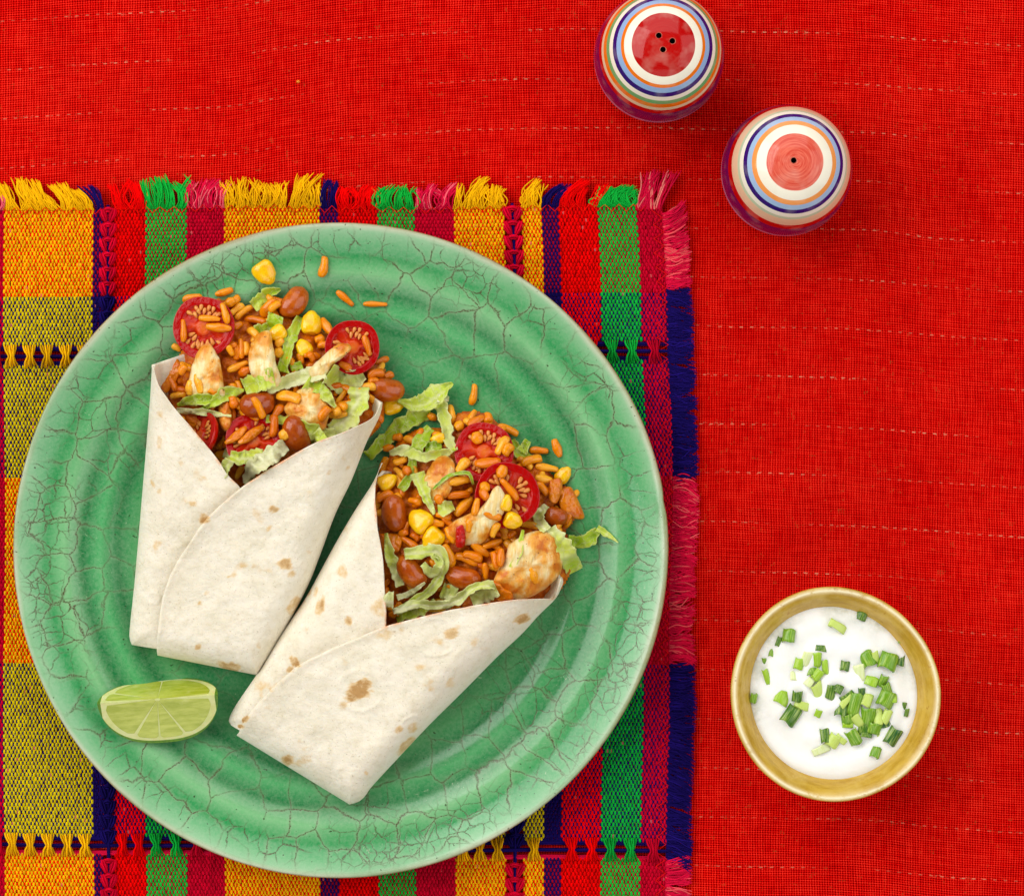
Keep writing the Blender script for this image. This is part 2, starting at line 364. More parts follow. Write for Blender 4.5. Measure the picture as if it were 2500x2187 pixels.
def m_pulp():
    t = NT('lime_pulp'); a = t.noise(120, 4, .6); st = t.noise(40, 4, .6, vec=t.n('ShaderNodeMapping', i_0=t.obj(), i_Scale=(2.2, 9, 9), i_Rotation=(0, 0, .12)))
    col = t.mix(t.mr(st.outputs[0], .36, .66), lin(160, 172, 28), lin(198, 204, 88)); col = t.mix(t.mr(a.outputs[0], .6, .75, 0, .45), col, lin(214, 216, 140))
    t.bump(t.math('ADD', st.outputs[0], a.outputs[0]), .4, .0006)
    return t.set(col, .16, sss=.2, rad=(.003, .003, .001), spec=.5, coat=.3)
M['pulp'] = m_pulp(); M['membrane'] = m_simple('lime_membrane', lin(222, 224, 152), lin(210, 214, 130), 200, .3, .1, bump=.1)
def m_cream():
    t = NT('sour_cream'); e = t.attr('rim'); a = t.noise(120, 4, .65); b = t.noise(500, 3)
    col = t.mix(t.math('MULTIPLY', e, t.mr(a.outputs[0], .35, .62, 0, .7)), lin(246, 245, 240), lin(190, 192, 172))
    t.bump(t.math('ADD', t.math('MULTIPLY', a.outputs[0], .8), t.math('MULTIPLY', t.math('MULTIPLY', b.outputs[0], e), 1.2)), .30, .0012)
    return t.set(col, .34, sss=.4, rad=(.003, .0025, .002), spec=.4)
M['cream'] = m_cream()
def m_bowl():
    t = NT('mustard_glaze'); sep = t.n('ShaderNodeSeparateXYZ'); t.put(sep.inputs[0], t.obj())
    a = t.noise(70, 5, .65); st = t.noise(1, 4, .65, vec=t.n('ShaderNodeMapping', i_0=t.obj(), i_Scale=(60, 60, 340)))
    col = t.mix(t.mr(st.outputs[0], .36, .64), lin(206, 168, 64), lin(178, 138, 34)); col = t.mix(t.mr(a.outputs[0], .46, .68, 0, .7), col, lin(214, 184, 100))
    worn = t.attr('rimw'); w = t.math('MULTIPLY', worn, t.mr(t.noise(130, 4, .7).outputs[0], .30, .48))
    col = t.mix(t.math('MULTIPLY', w, .95), col, lin(246, 236, 200))
    spots = t.mr(t.noise(260, 3).outputs[0], .66, .72, 0, .5); col = t.mix(spots, col, lin(156, 96, 14))
    t.bump(a.outputs[0], .3, .001)
    return t.set(col, .26, spec=.5)
M['bowl'] = m_bowl()
M['hole'] = m_simple('shaker_inside', lin(30, 18, 16), lin(20, 12, 12), 200, .6, 0)

# ------------------------------------------------------------------ the setting: red tablecloth
n = 161
gx, gy = np.meshgrid(np.linspace(-.5, .5, n), np.linspace(-.5, .5, n), indexing='ij')
gz = (fbm(gx*7+3, gy*12, 3)-.5)*.0022+(fbm(gx*22, gy*26, 9)-.5)*.0008-.0016
cl = mk('tablecloth', np.stack([gx, gy, gz], -1).reshape(-1, 3), grid_faces(n, n), M['cloth'])
tag(cl, 'plain red loosely woven tablecloth under everything', kind='structure')

# ------------------------------------------------------------------ plate
PCX, PCY, PZ = 831, 1342, .022
kz_r = np.array([0, 430, 478, 515, 548, 585, 625, 650, 678, 712, 740, 765, 782, 790, 794])
kz_z = np.array([8.2, 8.2, 9.0, 10.9, 11.0, 13.6, 13.2, 14.6, 17.0, 17.4, 19.2, 21.4, 23.0, 23.9, 23.9])*1e-3
_rr = np.linspace(0, 794, 400); _zz = np.interp(_rr, kz_r, kz_z)
ker = np.hanning(25); ker /= ker.sum(); _zs = np.convolve(np.pad(_zz, 12, mode='edge'), ker, 'valid')
def plate_z(px, py):
    r = np.hypot(np.asarray(px, float)-PCX, np.asarray(py, float)-PCY)
    return np.where(r < 796, np.interp(r, _rr, _zs), .0018)
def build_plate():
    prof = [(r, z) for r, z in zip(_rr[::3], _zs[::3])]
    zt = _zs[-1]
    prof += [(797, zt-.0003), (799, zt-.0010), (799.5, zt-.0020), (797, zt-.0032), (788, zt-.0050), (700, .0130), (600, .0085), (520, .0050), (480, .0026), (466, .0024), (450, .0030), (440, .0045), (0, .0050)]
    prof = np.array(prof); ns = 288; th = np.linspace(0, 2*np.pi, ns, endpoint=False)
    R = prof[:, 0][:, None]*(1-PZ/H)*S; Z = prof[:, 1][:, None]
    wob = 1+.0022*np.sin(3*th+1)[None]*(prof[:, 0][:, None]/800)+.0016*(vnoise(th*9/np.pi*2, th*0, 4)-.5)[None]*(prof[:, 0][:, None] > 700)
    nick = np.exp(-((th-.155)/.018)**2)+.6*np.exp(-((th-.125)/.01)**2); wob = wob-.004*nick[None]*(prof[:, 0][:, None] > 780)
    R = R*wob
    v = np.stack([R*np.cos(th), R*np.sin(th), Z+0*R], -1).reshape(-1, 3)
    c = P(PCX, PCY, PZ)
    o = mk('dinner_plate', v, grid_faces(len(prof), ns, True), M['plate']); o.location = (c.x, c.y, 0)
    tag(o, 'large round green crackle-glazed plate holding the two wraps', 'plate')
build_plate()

# ------------------------------------------------------------------ placemat
C_Y = np.array(lin(238, 178, 6)[:3]); C_R = np.array(lin(238, 0, 0)[:3]); C_G = np.array(lin(16, 174, 58)[:3]); C_C = np.array(lin(200, 2, 40)[:3]); C_N = np.array(lin(22, 10, 84)[:3]); C_P = np.array(lin(214, 14, 60)[:3])
STR = [(-60, -20, 'C'), (-20, 8, 'C'), (8, 230, 'Y'), (230, 250, 'N'), (250, 279, None), (279, 357, 'R'), (357, 455, 'G'), (455, 548, 'C'), (548, 779, 'Y'), (779, 824, 'N'), (824, 918, 'R'), (918, 1013, 'G'),
       (1013, 1105, 'C'), (1105, 1229, 'Y'), (1229, 1271, None), (1271, 1319, 'Y'), (1319, 1363, 'N'), (1363, 1458, 'R'), (1458, 1551, 'G'), (1551, 1614, 'C')]
CC = dict(Y=C_Y, R=C_R, G=C_G, C=C_C, N=C_N, P=C_P)
def mat_xy(x, y):
    x = np.asarray(x, float); y = np.asarray(y, float)
    b = np.interp(y, [430, 510, 700, 850, 1000, 1300, 1645, 2050, 2150, 2260], [-2, 0, 14, 22, 26, 25, 22, 16, 10, 4])
    sk = np.interp(y, [510, 868, 1169, 1612, 2060, 2187], [-4, -10, -2, 7, 20, 20])
    q = np.clip(x/1640, 0, 1.1)
    return x+b*q**2.2+2.5*np.sin(y/160)+(3*np.sin(y/90+1))*q, y+sk*q+2.5*np.sin(x/140+.6)
def mat_z(x, y): return .0009+.0007*fbm(np.asarray(x)/120, np.asarray(y)/120, 21)
mat = empty('placemat', P(800, 1300, .001)); tag(mat, 'checked handwoven placemat with bright coloured fringe under the green plate', 'placemat')
mat_inv = Matrix.Translation(-mat.location)
def mat_part(name, v, f, col, stuff=False):
    o = mk(name, np.asarray(v)-np.array(mat.location), f, M['thread'], mat, attrs={'Col': col})
    if stuff: o['kind'] = 'stuff'
    return o
def weft_col(y):
    return np.where(((y > 722) & (y < 1169)) | ((y > 1612) & (y < 2070)), 1, 0)
def weave():
    cw, rh = 4.55, 9.2
    V, F, C = [], [], []
    xs = np.arange(-40, 1614, cw); ys = np.arange(512, 2215, rh)
    k = 0
    U = np.array([-1, 0, 1.])
    jj, ii = np.meshgrid(np.arange(len(ys)), np.arange(len(xs)), indexing='ij')
    jj = jj.ravel(); ii = ii.ravel(); x = xs[ii]+cw/2; y = ys[jj]+rh/2
    wc = np.full(len(x), -1)
    names = 'YRGCN'
    for a, b, c in STR:
        if c: wc[(x >= a) & (x < b)] = names.index(c)
    keep = (wc >= 0) & (np.hypot(x-PCX, y-PCY) > 745) & ~((y > 845) & (y < 890)) & ~((y > 2036) & (y < 2080))
    x, y, ii, jj, wc = x[keep], y[keep], ii[keep], jj[keep], wc[keep]
    warp = (ii+jj) % 2 == 0
    N = len(x); pal = np.array([C_Y, C_R, C_G, C_C, C_N])
    jx = rng.normal(0, .55, N); jy = rng.normal(0, .45, N)
    hw = np.where(warp, cw*.66, cw*.62)*rng.uniform(.78, 1.15, N); hl = np.where(warp, rh*.60, rh*.46)*rng.uniform(.92, 1.08, N)
    gu, gv = np.meshgrid(U, U, indexing='xy')       # 9 points
    px = x[:, None]+jx[:, None]+gu.ravel()[None]*hw[:, None]+rng.normal(0, .35, N)[:, None]*gv.ravel()[None]
    py = y[:, None]+jy[:, None]+gv.ravel()[None]*hl[:, None]
    # round the float's plan outline
    corner = (np.abs(gu.ravel()) == 1) & (np.abs(gv.ravel()) == 1)
    px = np.where(corner[None], x[:, None]+(px-x[:, None])*.62, px)
    prof_w = np.where(warp[:, None], (1-.75*gu.ravel()[None]**2)*(1-.85*gv.ravel()[None]**2), -.02+.34*(1-.7*gv.ravel()[None]**2)*(1-.5*gu.ravel()[None]**2))
    mx, my = mat_xy(px, py)
    z = mat_z(mx, my)+prof_w*.0014*rng.uniform(.85, 1.15, N)[:, None]
    v = PA(mx, my, z).reshape(-1, 3)
    q = np.array([[0, 3, 4, 1], [1, 4, 5, 2], [3, 6, 7, 4], [4, 7, 8, 5]])
    f = (q[None]+9*np.arange(N)[:, None, None]).reshape(-1, 4)
    wf = np.where(weft_col(y)[:, None] == 1, C_N[None], C_C[None]*.70)
    wf = np.where((weft_col(y)[:, None] == 0) & (wc[:, None] == 0), C_R[None]*.98, wf)
    wf = np.where((weft_col(y)[:, None] == 0) & (wc[:, None] == 1), C_R[None]*.42, wf)  # red and crimson weft darkened: gap shade painted into the thread colour
    wf = np.where((weft_col(y)[:, None] == 0) & (wc[:, None] == 3), C_C[None]*.62, wf)
    c = np.where(warp[:, None], pal[wc], wf)
    c = np.where((warp & (wc == 0) & (weft_col(y) == 1))[:, None], np.array(lin(214, 192, 0)[:3])[None], c)
    c = c*rng.uniform(.80, 1.12, N)[:, None]
    wf = None
    lite = rng.random(N) < .010
    c = np.where((lite & ~warp)[:, None], c*.5+np.array(lin(240, 120, 120)[:3])[None]*.5, c)
    c = np.repeat(c, 9, 0)
    # float ends are left to real shading; gap shade is in the weft colour
    mat_part('woven_field', v, f, c, True)
weave()

def strands(paths, rad, cols, sides=5):
    """paths: list of (n,3) world arrays -> tube mesh arrays"""
    V, F, C = [], [], []; off = 0
    for p, r, c in zip(paths, rad, cols):
        n = len(p); tg = np.gradient(p, axis=0); tg /= np.linalg.norm(tg, axis=1)[:, None]+1e-12
        up = np.tile([0, 0, 1.], (n, 1)); sd = np.cross(tg, up); sd /= np.linalg.norm(sd, axis=1)[:, None]+1e-9; nn = np.cross(sd, tg)
        a = np.linspace(0, 2*np.pi, sides, endpoint=False)
        rr = np.full(n, r); rr[0] *= .7; rr[-1] *= .45
        V.append((p[:, None]+rr[:, None, None]*(np.cos(a)[None, :, None]*sd[:, None]+np.sin(a)[None, :, None]*nn[:, None])).reshape(-1, 3))
        F.append(grid_faces(n, sides, True, off)); C.append(np.tile(c, (n*sides, 1))); off += n*sides
    return np.vstack(V), np.vstack(F), np.vstack(C)

def tuft(root0, root1, length, lean, col, dens=.62, curl=14, side=False, alt=None, altp=0, seed=0, tang=0):
    """a tuft of fringe yarns between two mat-space roots"""
    r = np.random.default_rng(seed+int(abs(root0[0])*7+abs(root0[1])*13))
    d = np.array(root1, float)-np.array(root0, float); L = np.hypot(*d); nst = max(3, int(L*dens))
    paths, rad, cols = [], [], []
    clump = r.normal(0, 1, 40)
    for i in range(nst):
        f = (i+r.random())/nst; b = np.array(root0)+d*f
        cidx = int(f*L/22) % 40
        ln = length*(1+(.04 if side else .10)*clump[cidx])*r.uniform(.86, 1.06)
        out = np.array([1, 0.]) if side else np.array([0, -1.]); al = np.array([0, 1.]) if side else np.array([1., 0])
        ls = lean+clump[cidx]*(.09 if side else .16)+r.normal(0, .10)
        t = np.linspace(0, 1, 9); bow = curl*(.7+.5*clump[(cidx+7) % 40])*r.uniform(.6, 1.2)
        wig = r.normal(0, tang+1.2)
        q = b[None]+out[None]*(t*ln*(1-.12*abs(ls)))[:, None]+al[None]*(ls*ln*t+bow*np.sin(np.pi*t)*(1 if ls < 0 else -1)*.8+wig*np.sin(2*np.pi*t+r.random()*6))[:, None]
        # gather strands of a clump toward its middle
        mid = np.array(root0)+d*min(1, ((cidx+.5)*22/L)); q += ((mid-b)[None]*((.12 if side else .40)*t**1.2)[:, None])
        mx, my = mat_xy(q[:, 0], q[:, 1])
        z = .0012+.0018*np.sin(np.pi*np.clip(t*1.15, 0, 1))*r.uniform(.4, 1.2)+.0007*r.random()
        paths.append(PA(mx, my, z)); rad.append(S*r.uniform(1.4, 2.0))
        c = alt if (alt is not None and r.random() < altp) else col
        cols.append(c*r.uniform(.82, 1.12))
    v, f, c = strands(paths, rad, cols)
    return mat_part('fringe_tuft', v, f, c)
# top fringe, one tuft per coloured stripe
TOP = [(-30, 6, 'P', 60, -.2), (6, 66, 'Y', 74, -.35), (66, 150, 'Y', 78, -.55), (150, 232, 'Y', 70, -.52), (236, 254, 'N', 66, -.55), (282, 355, 'R', 70, -.12), (357, 408, 'G', 74, -.22), (404, 456, 'G', 72, -.05), (456, 548, 'P', 66, .05),
       (548, 625, 'Y', 70, -.08), (625, 700, 'Y', 62, -.02), (700, 779, 'Y', 74, .12), (781, 824, 'N', 64, -.05), (824, 918, 'R', 60, .18), (920, 1013, 'G', 58, .1), (1013, 1105, 'P', 58, .08), (1107, 1165, 'Y', 62, .06), (1165, 1232, 'Y', 58, .12), (1271, 1320, 'Y', 60, .12), (1322, 1362, 'N', 56, .5), (1364, 1456, 'R', 62, .52)]
for i, (a, b, c, ln, le) in enumerate(TOP):
    y0 = 512
    tuft((a, y0), (b, y0), ln, le, CC[c], dens=.75, seed=i, alt=np.array(lin(236, 96, 110)[:3]) if c == 'P' else None, altp=.3, tang=2.5 if c == 'Y' else 1)
tuft((1456, 512), (1552, 512), 50, .15, C_G, dens=1.0, curl=20, seed=40, tang=9)
tuft((1552, 518), (1612, 516), 96, .30, C_P, dens=1.2, curl=7, seed=41, alt=np.array(lin(240, 128, 118)[:3]), altp=.22, tang=3)
# right fringe, runs of crimson and navy
edge = 1613
SEG = [(528, 580, 'P', -.55), (580, 640, 'P', -.22), (640, 712, 'P', -.12), (712, 780, 'N', .1), (780, 850, 'N', -.05), (850, 930, 'N', .06), (930, 1010, 'N', -.04), (1010, 1090, 'N', .12), (1090, 1168, 'N', 0),
       (1168, 1240, 'P', .25), (1240, 1320, 'P', -.1), (1320, 1410, 'P', .12), (1410, 1500, 'P', -.05), (1500, 1612, 'P', .03), (1612, 1690, 'N', 0), (1690, 1770, 'N', .06), (1770, 1850, 'N', .25), (1850, 1930, 'N', .4), (1930, 2000, 'N', .3), (2000, 2078, 'N', .18), (2082, 2140, 'P', -.1), (2140, 2215, 'P', .18)]
for i, (a, b, c, le) in enumerate(SEG):
    tuft((edge, a), (edge, b), 62, le, CC[c], dens=1.05, curl=8, side=True, seed=60+i, alt=np.array(lin(232, 84, 90)[:3]) if c == 'P' else C_N*1.7, altp=.14, tang=2)

def bundle(name, lines, col, ns, spread, rpx=1.5, zt=.0012):
    """lines: [(x,y,width)] mat-space spine with width; ns strands"""
    sp = catmull(lines, 12); paths, rad, cols = [], [], []
    for k in range(ns):
        s = (k/(ns-1)-.5) if ns > 1 else 0
        tg = np.gradient(sp[:, :2], axis=0); tg /= np.linalg.norm(tg, axis=1)[:, None]; nr = np.stack([-tg[:, 1], tg[:, 0]], -1)
        q = sp[:, :2]+nr*(sp[:, 2]*s)[:, None]+rng.normal(0, .3, (12, 2))
        mx, my = mat_xy(q[:, 0], q[:, 1]); z = mat_z(mx, my)+zt*np.sin(np.pi*np.linspace(.08, .92, 12))*(1-1.2*s*s)*(.75+.5*(k % 2))
        paths.append(PA(mx, my, z)); rad.append(S*rpx); cols.append(col*rng.uniform(.65, 1.2))
    v, f, c = strands(paths, rad, cols)
    return mat_part(name, v, f, c)
def vis(x, y): return math.hypot(x-PCX, y-PCY) > 760 and -20 < x < 1650 and y < 2210
for yl in (868, 2058):
    # the navy cord that gathers the knots
    for a, b in ((-30, 300), (280, 640), (1060, 1300), (1270, 1625)):
        if yl == 868 and a in (280, 1060): continue
        bundle('core_cord', [(a, yl, 4), ((a+b)/2, yl+1, 4), (b, yl, 4)], C_N, 4, 0, 3.2, .0020)
    bundle('edge_cord', [(-30, yl-17, 7), (800, yl-17, 7), (1625, yl-17, 7)], C_N, 3, 0, 2.6, .0006)
    bundle('edge_cord', [(-30, yl+18, 7), (800, yl+18, 7), (1625, yl+18, 7)], C_N if yl < 1000 else C_P, 3, 0, 2.6, .0006)
    for a, b, c in STR:
        if not c or c == 'N' or b < 0: continue
        nk = max(1, round((b-a)/44))
        for k in range(nk):
            x = a+(k+.5)*(b-a)/nk+random.uniform(-2, 2); w = min(30, (b-a)/nk*.75)
            if vis(x, yl):
                bundle('thread_knot', [(x-2, yl-27, w), (x-1, yl-15, w*.80), (x+1, yl, 13), (x, yl+15, w*.80), (x+2, yl+27, w)], CC[c], 6, 0, 2.5, .0036)
for xc, wd in ((264, 15), (1250, 19)):
    for a, b in ((500, 900), (1700, 2210)):
        bundle('core_cord', [(xc, a, 4), (xc+1, (a+b)/2, 4), (xc, b, 4)], C_N, 4, 0, 2.6, .0014)
    y = 512
    while y < 2205:
        if not (840 < y < 880 or 2030 < y < 2075) and vis(xc, y+18):
            c = C_N if weft_col(y+14) else C_C*1.15
            bundle('thread_braid', [(xc-wd, y-3, 9), (xc-wd*.72, y+11, 14), (xc-wd*.25, y+30, 6)], c, 5, 0, 2.3, .0022)
            bundle('thread_braid', [(xc+wd, y-3, 9), (xc+wd*.72, y+11, 14), (xc+wd*.25, y+30, 6)], c, 5, 0, 2.3, .0022)
            bundle('thread_braid', [(xc-wd*.7, y+2, 6), (xc, y-1, 9), (xc+wd*.7, y+3, 6)], c, 4, 0, 2.2, .0026)
        y += 36
def zigzag(pts):
    q = np.array(pts, float); mx, my = mat_xy(q[:, 0], q[:, 1])
    p = PA(mx, my, mat_z(mx, my)+.0012)
    v, f, c = strands([p], [S*1.15], [np.array(lin(232, 20, 4)[:3])]); mat_part('hem_stitch', v, f, c)
zigzag([(1590+(24 if k % 2 else 0)+random.uniform(-2, 2), 520+k*17.5) for k in range(96)])
zigzag([(k*17.5-30, 505+(16 if k % 2 else 0)+random.uniform(-2, 2)) for k in range(93)])

# ------------------------------------------------------------------ height field of what the food rests on (photo-pixel grid, 2 px)
HX0, HY0, HR = 0, 400, 2.0
hx = np.arange(HX0, 1700, HR); hy = np.arange(HY0, 2187, HR)
HGX, HGY = np.meshgrid(hx, hy)
HM = plate_z(HGX, HGY).copy()
def hm(px, py):
    i = np.clip(((np.asarray(py, float)-HY0)/HR).astype(int), 0, len(hy)-1); j = np.clip(((np.asarray(px, float)-HX0)/HR).astype(int), 0, len(hx)-1)
    return HM[i, j]

# ------------------------------------------------------------------ tortilla wraps
def build_wrap(name, label, LA, LB, RA, RB, mouth, bottom, back, spots, rings, seed, lipz=.010):
    root = empty(name, P(bottom[0], bottom[1], .012)); tag(root, label, 'wrap'); org = np.array(root.location)
    LA, LB, RA, RB = [np.array(q, float) for q in (LA, LB, RA, RB)]
    sil = np.vstack([catmull(LA, 60), LA[-1:], RB[-1:]+np.array([[-1.0, 1.0]]), RA[-1:], catmull(RA, 60)[::-1]])
    ax = np.array(mouth, float)-np.array(bottom, float); axl = np.hypot(*ax); ax /= axl
    def tt(x, y): return np.clip(((x-bottom[0])*ax[0]+(y-bottom[1])*ax[1])/axl, 0, 1.05)
    zb = .0115
    def surf(x, y):
        ins = dist_poly(x, y, sil); s = tt(x, y)
        a = 62+30*s
        g = np.sqrt(np.clip(1-(1-np.clip(ins/a, 0, 1))**2, 0, 1))
        t = .0150+.0200*s**.85
        return g, t, s, ins
    def patch(pname, A, B, zoff, n=150, m=84, sd=0):
        a = catmull(A, n); b = catmull(B, n)
        ss = np.linspace(0, 1, n)
        # closer rows toward the bottom edge, closer columns toward the silhouette
        ri = (1-(1-ss)**1.6)*(n-1); a = np.stack([np.interp(ri, np.arange(n), a[:, k]) for k in (0, 1)], -1); b = np.stack([np.interp(ri, np.arange(n), b[:, k]) for k in (0, 1)], -1)
        w = np.linspace(0, 1, m)**1.7
        x = a[:, :1]*(1-w)+b[:, :1]*w; y = a[:, 1:]*(1-w)+b[:, 1:]*w
        # ragged free edge
        er = (vnoise(ss*40, ss*0, seed+sd)-.5)*3.0
        nx = (b-a)/(np.linalg.norm(b-a, axis=1)[:, None]+1e-6); x += nx[:, :1]*er[:, None]*w**6; y += nx[:, 1:]*er[:, None]*w**6
        g, t, s, ins = surf(x, y)
        z = zb+.42*t+.58*t*g+zoff*g
        z += ((fbm(x/150, y/150, seed)-.5)*.0046+(fbm(x/40, y/40, seed+sd+3)-.5)*.0009+(fbm(x/9, y/9, seed+sd+4)-.5)*.0003)*g
        for (rx, ry, rad, amp) in rings:
            d = np.hypot(x-rx, (y-ry)*1.1); z += amp*(np.exp(-((d-rad)/4)**2)*.8+.6*np.exp(-(d/rad)**2))
        toast = np.zeros_like(x)
        for (sx, sy, sr, ang, asp, st) in spots:
            dx, dy = x-sx, y-sy; ca, sa = math.cos(math.radians(ang)), math.sin(math.radians(ang))
            q = np.hypot((dx*ca+dy*sa)/asp, -dx*sa+dy*ca)/sr+(fbm(x/11, y/11, seed+7)-.5)*1.1
            toast = np.maximum(toast, st*np.clip((1.12-q)*2.4, 0, 1))
        bl = fbm(x/46, y/46, seed+11, 4); toast = np.maximum(toast, np.clip((bl-.72)*5, 0, .5))
        fe = dist_poly(x, y, b[5:int(n*.40)]); sauce = np.clip(1-fe/5, 0, 1)*np.clip((vnoise(x/22, y/22, seed+2)-.42)*3, 0, .75)
        # lift the free edge a little so that it reads as a lip
        z += .0011*np.clip(1-dist_poly(x, y, b)/26, 0, 1)**2*g
        TH = .0019
        def low(xx, yy, d):
            s2 = tt(xx, yy); t2 = .0150+.0200*s2**.85; g2 = np.sqrt(np.clip(1-(1-np.clip(d/(62+30*s2), 0, 1))**2, 0, 1))
            return np.maximum(zb+.42*t2-(.42*t2+.004)*g2, plate_z(xx, yy)+.0004)
        # wrap round under the silhouette side
        cols = []
        dirn = (b-a)/(np.linalg.norm(b-a, axis=1)[:, None]+1e-6); wid = np.linalg.norm(b-a, axis=1)
        for d in (24, 14, 7, 2.5, .7):
            dd = np.minimum(d, wid*.45); cx = a[:, 0]+dirn[:, 0]*dd; cy = a[:, 1]+dirn[:, 1]*dd; cols.append((cx, cy, low(cx, cy, dd)))
        fx = [c[0][:, None] for c in cols]; fy = [c[1][:, None] for c in cols]; fz = [c[2][:, None] for c in cols]
        zr = z[:, -1:]; ex = dirn*1.6
        tail_x = [x[:, -1:]+ex[:, :1]*q for q in (.75, 1, .75, 0)]; tail_y = [y[:, -1:]+ex[:, 1:]*q for q in (.75, 1, .75, 0)]; tail_z = [zr-TH*q for q in (.2, .5, .8, 1)]
        back_ix = np.arange(m-4, 4, -6)
        X = np.hstack(fx+[x]+tail_x+[x[:, back_ix]]); Y = np.hstack(fy+[y]+tail_y+[y[:, back_ix]]); Z = np.hstack(fz+[z]+tail_z+[z[:, back_ix]-TH])
        ext = lambda A_: np.hstack([np.repeat(A_[:, :1], 5, 1), A_, np.repeat(A_[:, -1:], 4, 1), A_[:, back_ix]])
        T2, S2 = ext(toast), ext(sauce)
        # and round under the bottom edge
        rows = []
        for d in (.7, 2.5, 7, 14, 24):
            rx = X[-1]+ax[0]*d; ry = Y[-1]+ax[1]*d; rz = low(rx, ry, np.full(rx.shape, float(d))); rz = np.minimum(rz, Z[-1]); rows.append((rx, ry, rz))
        X = np.vstack([X]+[r[0] for r in rows]); Y = np.vstack([Y]+[r[1] for r in rows]); Z = np.vstack([Z]+[r[2] for r in rows])
        T2 = np.vstack([T2]+[T2[-1:]]*5); S2 = np.vstack([S2]+[S2[-1:]]*5)
        v = PA(X, Y, Z).reshape(-1, 3)-org
        return mk(pname, v, grid_faces(X.shape[0], X.shape[1], flip=(sd == 1)), M['tortilla'], root, attrs={'toast': T2.ravel(), 'sauce': S2.ravel()})
    patch('inner_flap', LA, LB, 0, sd=0)
    patch('outer_flap', RA, RB, .0036, sd=1)
    # back layer: whole outline, follows the plate
    Lc = catmull(np.vstack([back[0], LA[1:]]), 120); Rc = catmull(np.vstack([back[1], RA[1:]]), 120)
    w = .5-.5*np.cos(np.linspace(0, np.pi, 70))
    bx = Lc[:, :1]*(1-w)+Rc[:, :1]*w; by = Lc[:, 1:]*(1-w)+Rc[:, 1:]*w
    cxm, cym = .5*(bx[:, :1]+bx[:, -1:]), .5*(by[:, :1]+by[:, -1:]); wd_ = np.hypot(bx[:, :1]-cxm, by[:, :1]-cym); kk = np.clip(1-7/(wd_+1e-6), .2, 1)
    rowf = np.linspace(0, 1, 120)[:, None]; kk = 1-(1-kk)*np.clip(rowf*14, 0, 1); bx = cxm+(bx-cxm)*kk; by = cym+(by-cym)*kk
    by = by-ax[1]*-8*rowf**8; bx = bx+ax[0]*8*rowf**8
    bow = np.array(back[2]); lift = np.exp(-np.linspace(0, 1, 120)*7)[:, None]*np.sin(np.pi*w)[None]
    bx = bx+bow[0]*lift; by = by+bow[1]*lift
    g, t, s, ins = surf(bx, by)
    z = zb+.42*t-(.42*t+.004)*g; z = np.maximum(z, plate_z(bx, by)+.0006)
    z += lipz*np.exp(-(np.hypot(bx-back[0][0], by-back[0][1])/70)**2)+.008*np.exp(-(np.hypot(bx-back[1][0], by-back[1][1])/50)**2)
    v = PA(bx, by, z).reshape(-1, 3)-org
    o = mk('back_layer', v, grid_faces(120, 70), M['tortilla'], root, attrs={'toast': np.zeros(bx.size), 'sauce': np.zeros(bx.size)})
    md = o.modifiers.new('thickness', 'SOLIDIFY'); md.thickness = .0015; md.offset = 0
    return root
W1 = dict(LA=[(371, 893), (366, 977), (357, 1090), (348, 1196), (330, 1404), (318, 1520), (316, 1556), (322, 1574)],
          LB=[(373, 892), (384, 935), (402, 966), (437, 1009), (484, 1064), (527, 1119), (558, 1162), (587, 1193), (622, 1250), (610, 1400), (570, 1520), (500, 1602)],
          RA=[(934, 984), (927, 1016), (895, 1080), (858, 1173), (818, 1257), (782, 1354), (750, 1434), (690, 1548), (642, 1628), (629, 1648)],
          RB=[(932, 983), (909, 1021), (847, 1052), (769, 1083), (691, 1126), (632, 1162), (589, 1191), (545, 1229), (505, 1269), (453, 1341), (413, 1414), (394, 1482), (384, 1562), (387, 1600)])
W2 = dict(LA=[(931, 1130), (911, 1177), (867, 1245), (822, 1321), (782, 1394), (742, 1466), (682, 1554), (634, 1635), (577, 1719), (559, 1755), (564, 1770)],
          LB=[(933, 1130), (924, 1150), (915, 1192), (917, 1239), (921, 1290), (932, 1349), (936, 1407), (940, 1466), (942, 1521), (925, 1600), (860, 1700), (780, 1800), (700, 1850)],
          RA=[(1373, 1410), (1373, 1425), (1358, 1459), (1316, 1501), (1274, 1547), (1211, 1606), (1128, 1690), (1052, 1765), (985, 1836), (909, 1918), (892, 1942), (876, 1956), (853, 1963)],
          RB=[(1371, 1411), (1354, 1459), (1333, 1461), (1253, 1465), (1161, 1478), (1081, 1494), (1002, 1513), (939, 1531), (876, 1557), (792, 1593), (725, 1629), (678, 1669), (636, 1711), (607, 1748), (588, 1780), (580, 1796)])
z3 = lambda x, y: (280+x/2.489, 1000+y/2.489); z4 = lambda x, y: (540+x/2.3826, 1400+y/2.3826)
